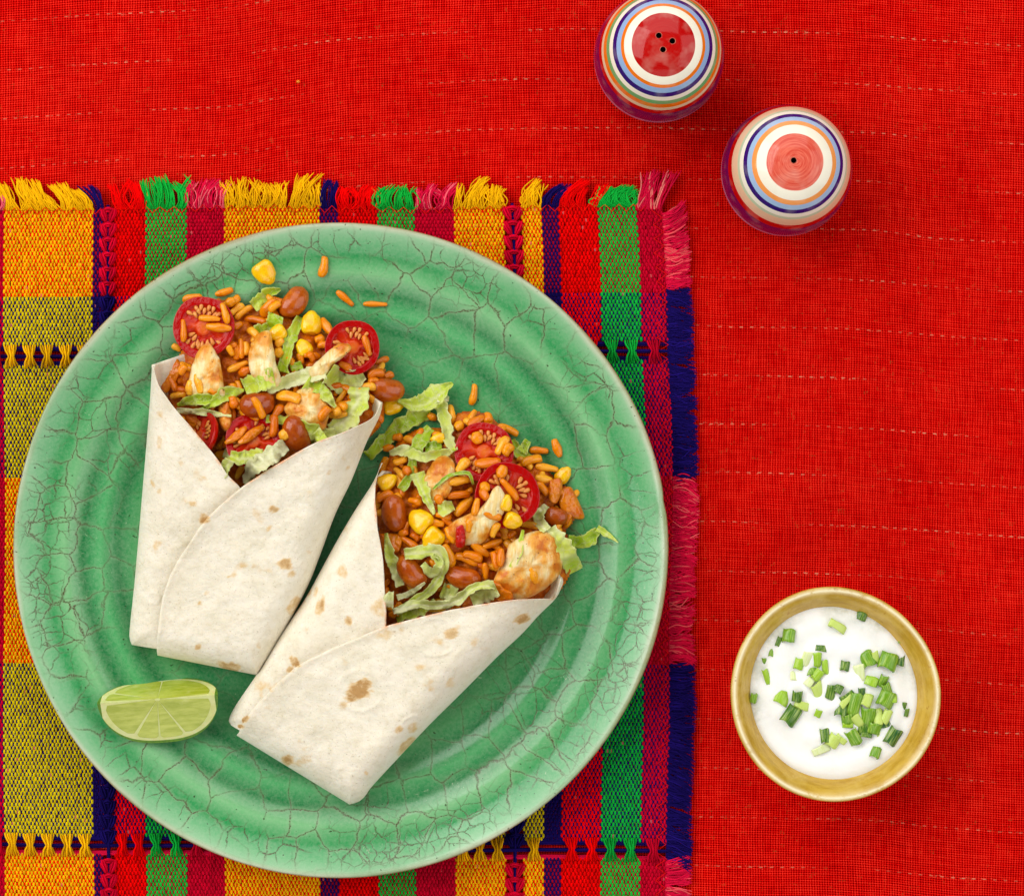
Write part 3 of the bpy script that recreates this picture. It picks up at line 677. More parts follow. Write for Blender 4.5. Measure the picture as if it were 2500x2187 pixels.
sp1 = [(*z3(960, 605), 9, 10, 1.7, .75), (*z3(940, 720), 6, -50, 1.8, .6), (*z3(1035, 935), 13, 20, 1.3, .8), (*z3(1070, 1000), 9, -30, 1.4, .6), (*z3(545, 660), 11, -40, 1.3, .95), (*z3(475, 570), 7, 0, 1.5, .7), (*z3(1090, 1190), 14, -50, 1.5, .6), (*z3(700, 1565), 14, 15, 2.2, .85), (*z3(500, 1445), 6, -45, 1.6, .7), (*z3(560, 1110), 7, 0, 1, .5), (*z3(520, 1175), 4, 0, 1, .6), (*z3(690, 1015), 3.5, 0, 1, .6), (*z3(880, 665), 8, 0, 1.5, .4), (*z3(270, 200), 7, 90, 2, .35), (*z3(400, 320), 7, 0, 1, .35), (*z3(230, 450), 4, 60, 3, .5), (*z3(270, 495), 6, 0, 1, .5), (*z3(1300, 380), 5, 0, 1, .5), (*z3(1420, 350), 4, -40, 2, .5)]
sp2 = [(*z4(800, 680), 24, -35, 1.35, 1.25), (*z4(1340, 345), 14, -40, 1.6, .65), (*z4(1755, 260), 13, -20, 1.4, .95), (*z4(1035, 905), 9, -60, 1.3, .9), (*z4(1110, 900), 9, -50, 1.6, .5), (*z4(1085, 1000), 14, -48, 2, .65), (*z4(395, 1085), 13, -10, 1.5, .9), (*z4(575, 190), 12, -75, 1.8, .85), (*z4(745, 270), 9, 0, 1, .9), (*z4(550, 105), 6, -70, 2, .5), (*z4(425, 510), 8, 50, 2, .95), (*z4(400, 560), 7, -40, 1.3, .8), (*z4(135, 850), 6, -50, 1.8, .95), (*z4(115, 888), 5, 0, 1.6, 1), (*z4(1335, 630), 10, -60, 1.6, .4), (*z4(840, 1160), 5, 0, 1, .5), (*z4(950, 350), 14, 0, 1.8, .4)]
wrap1 = build_wrap('tortilla_wrap', 'rolled flour tortilla wrap on the left, standing more upright, pointed at its lower right', **W1, mouth=(640, 960), bottom=(470, 1610), back=((374, 890), (930, 982), (10, -95)), spots=sp1, rings=[(*z3(235, 1145), 15, .0005), (*z3(555, 1105), 14, .0004)], seed=3)
wrap2 = build_wrap('tortilla_wrap', 'rolled flour tortilla wrap on the right, leaning, with the big brown toasted spot', **W2, mouth=(1150, 1300), bottom=(715, 1870), back=((936, 1150), (1366, 1404), (70, -70)), spots=sp2, lipz=.0, rings=[(*z4(810, 680), 54, .0007), (*z4(1250, 370), 50, .0005), (*z4(745, 265), 16, .0004), (*z4(1130, 900), 34, .0005)], seed=17)

# flap tops for things that lie over the wrap edges
# ------------------------------------------------------------------ bed of filling
def add_blob(x, y, r, z):
    global HM
    d = np.hypot(HGX-x, HGY-y)/r
    HM = np.maximum(HM, np.where(d < 1, plate_z(HGX, HGY)+(z-plate_z(HGX, HGY))*np.sqrt(np.clip(1-d**2.2, 0, 1)), 0))
B1 = [(590, 1130, 95, .024), (520, 1010, 110, .027), (640, 1030, 150, .029), (760, 1010, 130, .027), (860, 1000, 80, .026), (455, 945, 58, .022), (560, 900, 130, .025), (700, 900, 130, .024), (830, 890, 90, .022), (530, 800, 90, .0185), (660, 800, 80, .0165), (890, 930, 60, .020)]
B2 = [(980, 1470, 80, .025), (1000, 1370, 110, .028), (960, 1230, 70, .024), (1080, 1300, 150, .029), (1180, 1380, 150, .028), (1280, 1360, 120, .026), (1150, 1200, 140, .025), (1050, 1150, 110, .020), (1260, 1220, 110, .022), (1150, 1090, 90, .0165), (1340, 1240, 70, .0165), (1330, 1330, 60, .021)]
for b in B1+B2: add_blob(*b)
def bed(bl, seed, label):
    x0 = min(b[0]-b[2] for b in bl); x1 = max(b[0]+b[2] for b in bl); y0 = min(b[1]-b[2] for b in bl); y1 = max(b[1]+b[2] for b in bl)
    nx, ny = int((x1-x0)/4), int((y1-y0)/4); X, Y = np.meshgrid(np.linspace(x0, x1, nx), np.linspace(y0, y1, ny))
    base = plate_z(X, Y); Z = hm(X, Y)-.0010+(fbm(X/14, Y/14, seed)-.5)*.0045*np.clip((hm(X, Y)-base)/.004, 0, 1)
    inside = (hm(X, Y)-base > .0006)
    F = grid_faces(ny, nx); F = F[inside.ravel()[F].all(1)]
    v = PA(X, Y, Z).reshape(-1, 3); used = np.unique(F); mp = np.full(len(v), -1); mp[used] = np.arange(len(used))
    o = mk('sauced_filling', v[used], mp[F], M['bed']); tag(o, label, 'filling', kind='stuff')
bed(B1, 5, 'sauce-coated rice mass beneath the filling of the left wrap'); bed(B2, 9, 'sauce-coated rice mass beneath the filling of the right wrap')

def ell_mask(cx, cy, a, b, ang):
    R = max(a, b)+4; j0, j1 = int((cx-R-HX0)/HR), int((cx+R-HX0)/HR)+1; i0, i1 = int((cy-R-HY0)/HR), int((cy+R-HY0)/HR)+1
    j0, i0 = max(j0, 0), max(i0, 0); sl = (slice(i0, i1), slice(j0, j1))
    dx, dy = HGX[sl]-cx, HGY[sl]-cy; ca, sa = math.cos(ang), math.sin(ang)
    q = ((dx*ca+dy*sa)/a)**2+((-dx*sa+dy*ca)/b)**2
    return sl, q, dx, dy
CAP = .041
def drop(cx, cy, a, b, ang, thick, sink=.25, pct=70, maxtilt=.5, cap=CAP, up=True):
    """rest an ellipse footprint on the height field; returns centre z, slopes (dz/dpx, dz/dpy)"""
    sl, q, dx, dy = ell_mask(cx, cy, a, b, ang); m = q < 1
    h = HM[sl][m]; X, Y = dx[m], dy[m]
    if len(h) < 6: z0, sx, sy = float(hm(cx, cy)), 0, 0
    else:
        A = np.stack([X, Y, np.ones_like(X)], -1); sol = np.linalg.lstsq(A, h, rcond=None)[0]; sx, sy = sol[0], sol[1]
        mg = math.hypot(sx, sy)/S
        if mg > maxtilt: sx *= maxtilt/mg; sy *= maxtilt/mg
        z0 = np.percentile(h-sx*X-sy*Y, pct)
    z0 = min(z0, cap-thick) if cap else z0
    zc = z0+thick*(.5-sink)
    if up:
        top = zc+sx*dx+sy*dy+thick*.5*np.sqrt(np.clip(1-q, 0, 1)); HM[sl] = np.where(q < 1, np.maximum(HM[sl], top), HM[sl])
    return zc, sx, sy
def frame(cx, cy, zc, ang, sx, sy, roll=0):
    """orientation: local x along image angle ang (y down), tilted by the slopes"""
    d = Vector((math.cos(ang), -math.sin(ang), (sx*math.cos(ang)+sy*math.sin(ang))/S)); d.normalize()
    nrm = Vector((-sx/S, sy/S, 1)).normalized(); yv = nrm.cross(d).normalized(); nz = d.cross(yv)
    m = Matrix((d, yv, nz)).transposed().to_4x4()
    if roll: m = m @ Matrix.Rotation(roll, 4, 'X')
    m.translation = P(cx, cy, zc); return m

def ellipsoid(nr, ns, fn):
    V = []
    ph = np.linspace(0, np.pi, nr)
    th = np.linspace(0, 2*np.pi, ns, endpoint=False)
    x = -np.cos(ph)[:, None]+0*th; y = np.sin(ph)[:, None]*np.cos(th); z = np.sin(ph)[:, None]*np.sin(th)
    v = np.stack([x, y, z], -1).reshape(-1, 3); return fn(v), grid_faces(nr, ns, True)
# --- templates (unit: half length 1)
RICE = []
for k in range(7):
    cur = rng.uniform(-.22, .22); tw = rng.uniform(.33, .42)
    def fn(v, cur=cur, tw=tw, k=k):
        x, y, z = v.T; e = np.sqrt(y*y+z*z)+1e-9; f = e**.46/e
        tp = 1-.08*x*(1 if k % 2 else -1); y2 = y*f*tw*tp*(1+.12*np.sin(x*4+k)); z2 = z*f*tw*.85*tp*(1+.12*np.sin(x*5+k*2))
        return np.stack([x, y2+cur*(x*x-.4), z2], -1)
    v, f = ellipsoid(9, 7, fn); RICE.append(new_mesh('rice_grain', v, f, M['rice']))
BEAN = []
for k in range(4):
    def fn(v, k=k):
        x, y, z = v.T; ind = .09*np.exp(-(x/.45)**2)*np.clip(y, 0, 1)
        x = np.sign(x)*np.abs(x)**.9; y2 = y*.68-ind+.03*x*x; z2 = z*.60; s = 1+.05*(fbm(x*2+5, y*2+z, 30+k)-.5)*2
        return np.stack([x*s, y2*s, z2*s], -1)
    v, f = ellipsoid(22, 24, fn); BEAN.append(new_mesh('bean', v, f, M['bean']))
CORN = []
for k in range(3):
    def fn(v, k=k):
        x, y, z = v.T; sg = lambda a, p: np.sign(a)*np.abs(a)**p
        x2 = sg(x, .8); y2 = sg(y, .8)*(.74+.16*x2-.10*(x2 < -.6)); z2 = sg(z, .8)*(.58+.08*x2)
        dim = .16*np.exp(-((x-1)**2/.1+(y*y+z*z)/.12)); ridge = .03*np.sin(y*6+k)
        return np.stack([x2-dim, y2, z2+ridge*(z > 0)], -1)
    v, f = ellipsoid(18, 18, fn); CORN.append(new_mesh('corn_kernel', v, f, M['corn']))

r1 = lambda x, y: (300+x/2.56, 560+y/2.56)
r2 = lambda x, y: (860+x/2.56, 880+y/2.56)
def put(mesh, name, M4, sc, label, cat, group=None):
    o = bpy.data.objects.new(name, mesh); link(o); o.matrix_world = M4 @ Matrix.Diagonal((sc[0], sc[1], sc[2], 1)); tag(o, label, cat, group); return o
def rice(R, x1, y1, x2, y2, label, group, w=1.0, sink=.2, cap=CAP):
    a, b = R(x1, y1), R(x2, y2); cx, cy = (a[0]+b[0])/2, (a[1]+b[1])/2; L = max(math.hypot(b[0]-a[0], b[1]-a[1]), 26)/2
    ang = math.atan2(b[1]-a[1], b[0]-a[0]); wd = 9.0*w*random.uniform(.80, 1.12); th = 16.5*S*min(w, 1.1)
    zc, sx, sy = drop(cx, cy, L, wd, ang, th, sink=sink, pct=75, cap=cap)
    k = S*(1-zc/H); put(random.choice(RICE), 'rice_grain', frame(cx, cy, zc, ang, sx, sy, random.uniform(-.5, .5)), (L*k, max(wd*k/.36, L*k*.62), th/2/.32), label, 'rice', group)
def bean(R, x, y, l, wdt, deg, label, group, sink=.3, tint=None):
    cx, cy = R(x, y); a, b = l/2.56, wdt/2.56; ang = math.radians(deg)
    zc, sx, sy = drop(cx, cy, a, b, ang, 2*b*S*.85, sink=sink, pct=70, maxtilt=.4); k = S*(1-zc/H)
    put(random.choice(BEAN), 'bean', frame(cx, cy, zc, ang, sx, sy), (a*k, b*k/.66, b*k*.85/.56), label, 'bean', group)
def corn(R, x, y, l, wdt, deg, label, group, sink=.25, roll=0):
    cx, cy = R(x, y); a, b = l/2.56, wdt/2.56; ang = math.radians(deg)
    zc, sx, sy = drop(cx, cy, a, b, ang, 2*b*S*.75, sink=sink, pct=70, maxtilt=.4); k = S*(1-zc/H)
    put(random.choice(CORN), 'corn_kernel', frame(cx, cy, zc, ang, sx, sy, roll), (a*k, b*k/.76, b*k*.75/.6), label, 'corn', group)
def puff(name, R, outline, thick, mat_, label, cat, group=None, sear=None, sink=.3, pw=2.6, rough=.0008, seed=0, tilt=(0, 0), maxtilt=.35, cap=CAP, nr=12, no=60, lift=0, parent=None):
    q = np.array([R(*p) for p in outline]); q = resample(np.array(catmull(np.vstack([q, q[:1]]), 120)), no, closed=False)[:-1] if True else q
    no = len(q); c = q.mean(0); d = q-c; d = d*(1+(fbm(np.arange(no)/3.0, np.zeros(no), seed+77)-.5)*(.16 if sear else .05))[:, None]
    cov = np.cov(d.T); ev, evec = np.linalg.eigh(cov); ang = math.atan2(evec[1, 1], evec[0, 1]); a, b = math.sqrt(ev[1])*1.7, math.sqrt(ev[0])*1.7
    zc, sx, sy = drop(c[0], c[1], a, b, ang, thick, sink=sink, pct=60, maxtilt=maxtilt, cap=cap)
    sx += tilt[0]*S; sy += tilt[1]*S
    rho = np.r_[np.linspace(0, .9, nr-3)[1:], .96, .99, 1.0]
    X = [np.array([c[0]])]; Y = [np.array([c[1]])]; Zt = [np.array([thick*.5])]
    for r_ in rho:
        X.append(c[0]+d[:, 0]*r_); Y.append(c[1]+d[:, 1]*r_); Zt.append(np.full(no, thick*.5*(1-r_**pw)**.5))
    low = [.97, .8]
    for r_ in low: X.append(c[0]+d[:, 0]*r_); Y.append(c[1]+d[:, 1]*r_); Zt.append(np.full(no, -thick*.5*(1-r_**pw)**.5*.9))
    X = np.concatenate(X); Y = np.concatenate(Y); Zt = np.concatenate(Zt)
    nz = (fbm(X/24, Y/24, seed+50)-.5)*rough*(4 if sear else 2)+(fbm(X/8, Y/8, seed+51)-.5)*rough*1.6
    Z = zc+lift+sx*(X-c[0])+sy*(Y-c[1])+Zt+nz*(Zt > -1e-9)
    F = [(0, 1+j, 1+(j+1) % no) for j in range(no)]
    nrings = len(rho)+len(low)
    F += [tuple(t) for t in grid_faces(nrings, no, True, 1)]
    at = {}
    if sear is not None:
        s = np.zeros_like(X)
        for (ex, ey, er, es) in sear:
            p = R(ex, ey); s = np.maximum(s, es*np.clip(1.3-np.hypot(X-p[0], Y-p[1])/(er/2.56), 0, 1))
        at['sear'] = np.clip(s+.12+(fbm(X/14, Y/14, seed+3)-.5)*1.0, 0, 1)
    o0 = P(c[0], c[1], zc); v = PA(X, Y, Z)-np.array(o0)
    o = mk(name, v, F, mat_, parent, attrs=at); o.location = o0; tag(o, label, cat, group)
    return o

# --- tomato halves
SEED_ME = new_mesh('seed', *ellipsoid(7, 8, lambda v: np.stack([v[:, 0], v[:, 1]*(.52+.22*v[:, 0]), v[:, 2]*.36], -1)), M['seed'])
def tomato(R, x, y, rad, normal, rot, label, depth=.55, z=None, lift=0, nl=3):
    cx, cy = R(x, y); r = rad/2.56
    nv = Vector(normal).normalized()
    tz = r*S*depth*.8
    if z is None: zc, _, _ = drop(cx, cy, r*.8, r*.8, 0, tz, sink=.1, pct=55, up=False); z = zc+tz*.4+lift
    k = S*(1-z/H); Rm = r*k
    root = empty('tomato_half'); tag(root, label, 'tomato')
    root.matrix_world = Matrix.Translation(P(cx, cy, z)) @ nv.to_track_quat('Z', 'Y').to_matrix().to_4x4() @ Matrix.Rotation(rot, 4, 'Z')
    ns = 40
    # skin bowl
    ph = np.linspace(0, np.pi/2, 12); th = np.linspace(0, 2*np.pi, ns, endpoint=False)
    rr = np.r_[.972, .988, np.cos(ph)]; zz = np.r_[.000, -.002, -np.sin(ph)*depth-.010]
    wob = 1+.02*np.cos(3*th+rot)+.012*np.cos(5*th)
    v = np.stack([rr[:, None]*np.cos(th)*wob, rr[:, None]*np.sin(th)*wob, zz[:, None]+0*th], -1).reshape(-1, 3)*Rm
    mk('skin', v, grid_faces(len(rr), ns, True, flip=True), M['tomskin'], root)
    # cut face with gel chambers
    rg = np.linspace(0, .975, 26); T = th[None]+0*rg[:, None]; RG = rg[:, None]+0*th[None]
    TD = T+.35*(fbm(RG*3*np.cos(T)+x, RG*3*np.sin(T)+y, 6)-.5); lob = np.abs(np.cos(TD*nl/2)); loc = np.clip((.77-RG)/.08, 0, 1)*np.clip((RG-.22)/.10, 0, 1)*np.clip((lob-.20)/.22, 0, 1)
    zone = np.clip(RG*1.15, 0, 1); zone = np.where(loc > .5, .45+.1*np.sin(T*9+RG*12), zone); zone = np.where((loc < .3) & (RG < .75), np.clip(RG*.8, 0, .5), zone)
    zf = -.10*loc+.020*(fbm(RG*7*np.cos(T)+9, RG*7*np.sin(T), 3)-.5)+.008
    v = np.stack([RG*np.cos(T)*wob, RG*np.sin(T)*wob, zf], -1).reshape(-1, 3)*Rm
    flesh = mk('flesh', v, grid_faces(len(rg), ns, True), M['tomflesh'], root, attrs={'zone': zone.ravel()})
    rs = random.Random(int(x+y))
    for c in range(nl):
        base = 2*math.pi*c/nl
        ns_ = {2: 12, 3: 8, 4: 6}[nl]
        for j in range(ns_):
            a = base+(j-(ns_-1)/2)*(1.75/nl*2/ns_*1.1)+rs.uniform(-.07, .07); q = (.66 if j % 2 else .50)+rs.uniform(-.07, .05)
            if abs(math.cos(a*nl/2)) < .30: continue
            s = bpy.data.objects.new('seed', SEED_ME); link(s, flesh)
            s.matrix_local = Matrix.Translation((q*Rm*math.cos(a), q*Rm*math.sin(a), -.045*Rm)) @ Matrix.Rotation(a+rs.uniform(-.3, .3), 4, 'Z') @ Matrix.Diagonal((.125*Rm, .125*Rm, .13*Rm, 1))
    # height field
    sl, qq, dx, dy = ell_mask(cx, cy, r, r, 0); top = z-(nv.x*dx-nv.y*dy)*S/max(nv.z, .3)
    if nv.z > .6: HM[sl] = np.where(qq < 1, np.maximum(HM[sl], np.minimum(top, CAP)), HM[sl])
    return root

# --- lettuce shreds
def lettuce(R, pts, wid, pale, label, lift=.0012, curl=.35, ruf=1.0, seed=0, over=False, group=None, fold=0, cap=.046):
    p = catmull([R(*q) for q in pts], 44); n = len(p)
    wv = np.interp(np.linspace(0, 1, n), np.linspace(0, 1, len(wid)), np.array(wid)/2.56)
    m = 9; u = np.linspace(-1, 1, m)
    tg = np.gradient(p, axis=0); tg /= np.linalg.norm(tg, axis=1)[:, None]+1e-9; nr = np.stack([-tg[:, 1], tg[:, 0]], -1)
    s = np.linspace(0, 1, n); L = np.linalg.norm(np.diff(p, axis=0), axis=1).sum()
    edge_n = (fbm(s*L/11, s*0, seed+80)-.5)*.9; edge_p = (fbm(s*L/11, s*0+9, seed+81)-.5)*.9
    half = wv[:, None]/2*(1+np.where(u[None] < 0, edge_n[:, None], edge_p[:, None]))
    X = p[:, :1]+nr[:, :1]*u[None]*half; Y = p[:, 1:]+nr[:, 1:]*u[None]*half
    base = hm(p[:, 0], p[:, 1]); ker = np.hanning(13); ker /= ker.sum(); bs = np.convolve(np.pad(np.maximum(base, np.convolve(np.pad(base, 6, mode='edge'), ker, 'valid')), 6, mode='edge'), ker, 'valid')
    bs = np.minimum(bs, cap)
    ph = random.Random(seed).uniform(0, 6.28); tw = np.sin(s*L/46*1.3+ph)*.55*ruf
    Z = bs[:, None]+lift+half*S*(np.abs(u)[None]**1.6*curl+tw[:, None]*u[None]*.8+.16)+ruf*.0011*np.sin(s*L/15+ph+u[:1]*0)[:, None]*(u[None]**2)
    Z += (fbm(X/14, Y/14, seed+33)-.5)*.0034*ruf
    Z = np.maximum(Z, bs[:, None]*0+hm(X, Y)*.55+.45*bs[:, None]-.0005)
    o0 = P(p[n//2][0], p[n//2][1], bs[n//2])
    pl = pale[0]+(pale[1]-pale[0])*s[:, None]+.10*np.abs(u)[None]-.05+.35*(seed % 3 == 0)*np.exp(-((u-.15)/.16)**2)[None]
    ed = np.clip((np.abs(u)-.75)*4, 0, 1)[None]+0*s[:, None]
    o = mk('lettuce_shred', PA(X, Y, Z).reshape(-1, 3)-np.array(o0), grid_faces(n, m), M['lettuce'], None, attrs={'pale': pl.ravel(), 'edge': ed.ravel()})
    o.location = o0; md = o.modifiers.new('thickness', 'SOLIDIFY'); md.thickness = .00020; md.offset = 0
    tag(o, label, 'lettuce', group)
    for i in range(0, n, 1):
        sl, q, dx, dy = ell_mask(p[i][0], p[i][1], max(wv[i]/2, 3), max(wv[i]/2, 3), 0); HM[sl] = np.where(q < .8, np.maximum(HM[sl], min(bs[i]+.0018, cap)), HM[sl])
    return o

# ------------------------------------------------------------------ left wrap filling (zoom coordinates of the study crop)
G1 = 'rice in the left wrap'; L1 = 'orange sauced rice grain in the filling of the left wrap'
G2 = 'rice in the right wrap'; L2 = 'orange sauced rice grain in the filling of the right wrap'
def scatter_rice(bl, R, nn, label, group, excl=None):
    for i in range(nn):
        b = random.choice(bl); a = random.uniform(0, 6.28); d = b[2]*.92*math.sqrt(random.random()); x, y = b[0]+d*math.cos(a), b[1]+d*math.sin(a)
        if hm(x, y)-plate_z(x, y) < .0008: continue
        t = random.uniform(0, 3.14); L = random.uniform(19, 25)
        rice(lambda p, q: (p, q), x-L*math.cos(t), y-L*math.sin(t), x+L*math.cos(t), y+L*math.sin(t), label, group, sink=.35)
scatter_rice(B1, r1, 84, L1, G1); scatter_rice(B2, r2, 92, L2, G2)

# underlying pieces first
lettuce(r1, [(985, 375), (905, 405), (810, 480)], [12, 80, 95, 70], (.35, .45), 'pointed lettuce scrap above the left wrap, left of the brown bean', seed=1, curl=.5)
lettuce(r1, [(965, 535), (930, 610), (830, 645)], [90, 100, 70], (.25, .3), 'green lettuce scrap tucked between rice and corn at the top of the left wrap', seed=2)
lettuce(r1, [(1112, 548), (1065, 650), (1020, 770), (990, 890)], [60, 75, 70, 80], (.35, .3), 'narrow lettuce strip running down between the corn kernels in the left wrap', seed=3, curl=.5)
for a in [(370, 440, 500, 425, 1.3), (645, 470, 700, 440, 1.1), (670, 530, 755, 465, 1), (700, 560, 805, 475, 1), (760, 555, 905, 580, 1), (700, 610, 740, 590, 1), (780, 615, 850, 675, 1), (735, 680, 745, 810, 1), (650, 720, 690, 790, 1.2), (770, 700, 775, 790, 1), (320, 730, 350, 750, 1), (1215, 720, 1310, 730, 1.1), (1200, 690, 1260, 680, 1.2), (1100, 770, 1120, 840, 1.1), (1530, 950, 1600, 940, 1), (1035, 800, 1060, 840, 1), (680, 1040, 700, 1120, 1.2), (1310, 1080, 1350, 1170, 1.1), (1350, 1090, 1400, 1120, 1)]:
    rice(r1, *a[:4], L1, G1, w=a[4])
tomato(r1, 503, 612, 196, (-.10, .06, 1), .4, 'round cut cherry tomato with rice grains on it, at the top left', lift=.003, nl=2)
tomato(r1, 1437, 735, 172, (.16, .10, 1), 1.2, 'cut cherry tomato at the upper right of the left wrap, behind a chicken strip', lift=.002)
tomato(r1, 470, 1290, 165, (-.75, .35, .62), .2, 'cherry tomato half seen mostly from its red skin, tucked under the left flap edge', z=.0300)
tomato(r1, 815, 1320, 178, (.10, .30, 1), 2.2, 'cut cherry tomato low in the left wrap, above the white lettuce', lift=.001)
rice(r1, 575, 410, 690, 375, 'rice grain lying just above the top left tomato', 'rice around the left wrap')
rice(r1, 860, 545, 960, 440, 'wide rice grain touching the brown bean above the left wrap', 'rice around the left wrap', w=1.5)
rice(r1, 910, 510, 985, 455, L1, G1, w=1.2)
for a, lb in [((1268, 168, 1240, 302), 'single rice grain standing nearly upright near the top rim of the plate'), ((1335, 385, 1442, 478), 'single slanting rice grain on bare plate right of the brown bean'), ((1500, 466, 1655, 470), 'single horizontal rice grain on bare plate, the farthest right above the left wrap')]:
    rice(r1, *a, lb, None, w=1.05)
bean(r1, 1070, 455, 112, 78, -52, 'glossy brown bean lying at the top above the left wrap', 'beans')
corn(r1, 888, 272, 82, 70, 235, 'yellow corn kernel lying alone near the top of the plate', 'corn')
corn(r1, 1178, 585, 80, 66, 90, 'corn kernel at the top of the left wrap, next to a leaning rice grain', 'corn')
corn(r1, 965, 650, 62, 50, -30, 'corn kernel above the middle chicken strip in the left wrap', 'corn')
corn(r1, 1130, 740, 60, 52, 60, 'sauce-smeared corn kernel in the middle of the left wrap', 'corn', sink=.4)
corn(r1, 1690, 1105, 70, 52, 170, 'corn kernel half hidden under the brown bean between the two wraps', 'corn')
rice(r1, 1235, 550, 1315, 665, L1, G1, w=1.1)
for a, w_ in [((470, 552, 612, 562), 'upper horizontal rice grain'), ((618, 458, 658, 592), 'slanting rice grain at the right'), ((515, 606, 682, 622), 'lower horizontal rice grain'), ((376, 560, 380, 706), 'upright rice grain at the left')]: rice(r1, *a, w_+' on the round tomato at the top left', 'rice on the top left tomato', cap=None)
rice(r1, 1505, 660, 1545, 792, 'rice grain lying on the right-hand tomato of the left wrap', None, cap=None)
for a in [(1570, 842, 1665, 800, 1), (1525, 905, 1640, 895, 1.2), (1625, 925, 1695, 902, 1), (960, 725, 1000, 690, 1.2), (955, 780, 990, 760, 1.2), (1350, 835, 1430, 875, 1.2), (1160, 770, 1195, 820, 1.2)]: rice(r1, *a[:4], L1, G1, w=a[4])
puff('onion_piece', r1, [(235, 990), (285, 880), (335, 808), (362, 850), (345, 930), (275, 1022)], .0045, M['onion'], 'orange sauced onion slice against the left lip of the left wrap', 'onion', seed=3)
# chicken
puff('chicken_piece', r1, [(455, 780), (500, 722), (565, 738), (602, 812), (628, 960), (622, 1060), (415, 1050), (428, 870)], .011, M['chicken'], 'pointed chicken strip at the left of the left wrap, below the round tomato', 'chicken', sear=[(600, 900, 90, .8), (440, 800, 60, .5), (500, 740, 60, .45)], seed=1, pw=3, lift=.002)
puff('chicken_piece', r1, [(800, 715), (845, 655), (912, 635), (938, 710), (962, 850), (990, 960), (900, 990), (800, 910), (786, 800)], .011, M['chicken'], 'pale curved chicken strip in the upper middle of the left wrap', 'chicken', sear=[(850, 660, 80, .8), (800, 760, 60, .7)], seed=2, pw=3, lift=.002)
puff('chicken_piece', r1, [(1160, 880), (1250, 790), (1350, 715), (1430, 735), (1390, 790), (1310, 850), (1260, 940), (1180, 960)], .010, M['chicken'], 'white diagonal chicken strip lying across the right-hand tomato of the left wrap', 'chicken', sear=[(1400, 740, 80, .8), (1300, 860, 40, .5)], seed=3, pw=3, lift=.003)
puff('chicken_piece', r1, [(1010, 1110), (1080, 1020), (1180, 985), (1270, 1060), (1285, 1180), (1240, 1260), (1120, 1220), (1030, 1170)], .010, M['chicken'], 'lumpy chicken chunk in the lower middle of the left wrap', 'chicken', sear=[(1060, 1110, 90, .8), (1240, 1060, 70, .6), (1230, 1200, 60, .6)], seed=4, lift=.001)
puff('chicken_piece', r1, [(600, 1080), (660, 1080), (680, 1200), (650, 1270), (600, 1210)], .008, M['chicken'], 'sauced chicken sliver between the two lower tomatoes of the left wrap', 'chicken', sear=[(640, 1170, 120, .95)], seed=5)
for a in [(650, 885, 785, 828, 1.1), (722, 908, 800, 868, 1.1), (352, 905, 395, 845, 1.2), (290, 1045, 400, 1028, 1), (425, 940, 415, 1040, 1.2), (455, 900, 492, 1030, 1.2), (540, 1000, 590, 1030, 1.2), (680, 960, 700, 1030, 1.2)]: rice(r1, *a[:4], L1, G1, w=a[4])
bean(r1, 840, 1092, 112, 84, -12, 'brown bean behind a curved rice grain in the middle of the left wrap', 'beans')
# lettuce over
lettuce(r1, [(755, 985), (850, 945), (945, 925)], [110, 140, 120], (.35, .5), 'broad lettuce piece below the middle chicken strip of the left wrap', seed=4)
lettuce(r1, [(900, 1005), (1000, 965), (1110, 925), (1265, 885)], [50, 80, 105, 80], (.75, .95), 'long pale lettuce strip across the middle of the left wrap', seed=5, curl=.6)
lettuce(r1, [(1050, 870), (1120, 845)], [60, 45], (.2, .3), 'small green lettuce point under the long pale strip in the left wrap', seed=6)
lettuce(r1, [(1285, 900), (1390, 965), (1505, 905)], [120, 160, 90], (.6, .8), 'folded pale lettuce piece below the right-hand tomato of the left wrap', seed=7, curl=.6, ruf=1.5)
lettuce(r1, [(1150, 945), (1240, 1005), (1330, 1110)], [100, 90, 18], (.4, .55), 'pointed lettuce tip hanging over the chicken chunk of the left wrap', seed=8, curl=.4)
lettuce(r1, [(1480, 985), (1475, 1090), (1400, 1190), (1295, 1255)], [130, 120, 120, 80], (.5, .7), 'wide translucent lettuce piece at the right lip of the left wrap', seed=9, curl=.4)
lettuce(r1, [(340, 1098), (430, 1066), (585, 1062)], [25, 80, 50], (.25, .4), 'green lettuce shred at the left edge of the left wrap', seed=10)
lettuce(r1, [(478, 1138), (575, 1075), (655, 1020), (757, 1005)], [22, 55, 105, 14], (.25, .6), 'leaf-shaped lettuce shred pointing right in the left wrap', seed=11, curl=.5)
lettuce(r1, [(335, 1132), (500, 1142), (678, 1168)], [30, 42, 16], (.8, .7), 'thin pale lettuce strip above the skin-side tomato', seed=12)
lettuce(r1, [(895, 1185), (1050, 1200), (1200, 1265), (1335, 1282)], [40, 60, 100, 60], (.35, .6), 'lettuce strip curving past the lowest bean of the left wrap', seed=13)
lettuce(r1, [(1165, 1335), (1255, 1270)], [70, 80], (.5, .6), 'lettuce piece against the free edge of the outer flap of the left wrap', seed=14)
rice(r1, 952, 1030, 1122, 1062, L1, G1, w=1.5)
for a in [(815, 1045, 882, 1182, 1.15), (935, 1185, 1000, 1092, 1.1), (945, 1155, 940, 1300, 1.15), (1228, 1195, 1290, 1108, 1.2)]: rice(r1, *a[:4], L1, G1, w=a[4])
bean(r1, 1085, 1280, 122, 84, 68, 'large brown bean at the free edge of the outer flap of the left wrap', 'beans')
rice(r1, 985, 1258, 1032, 1312, 'stubby rice grain beside the lowest bean of the left wrap', None, w=1.2)
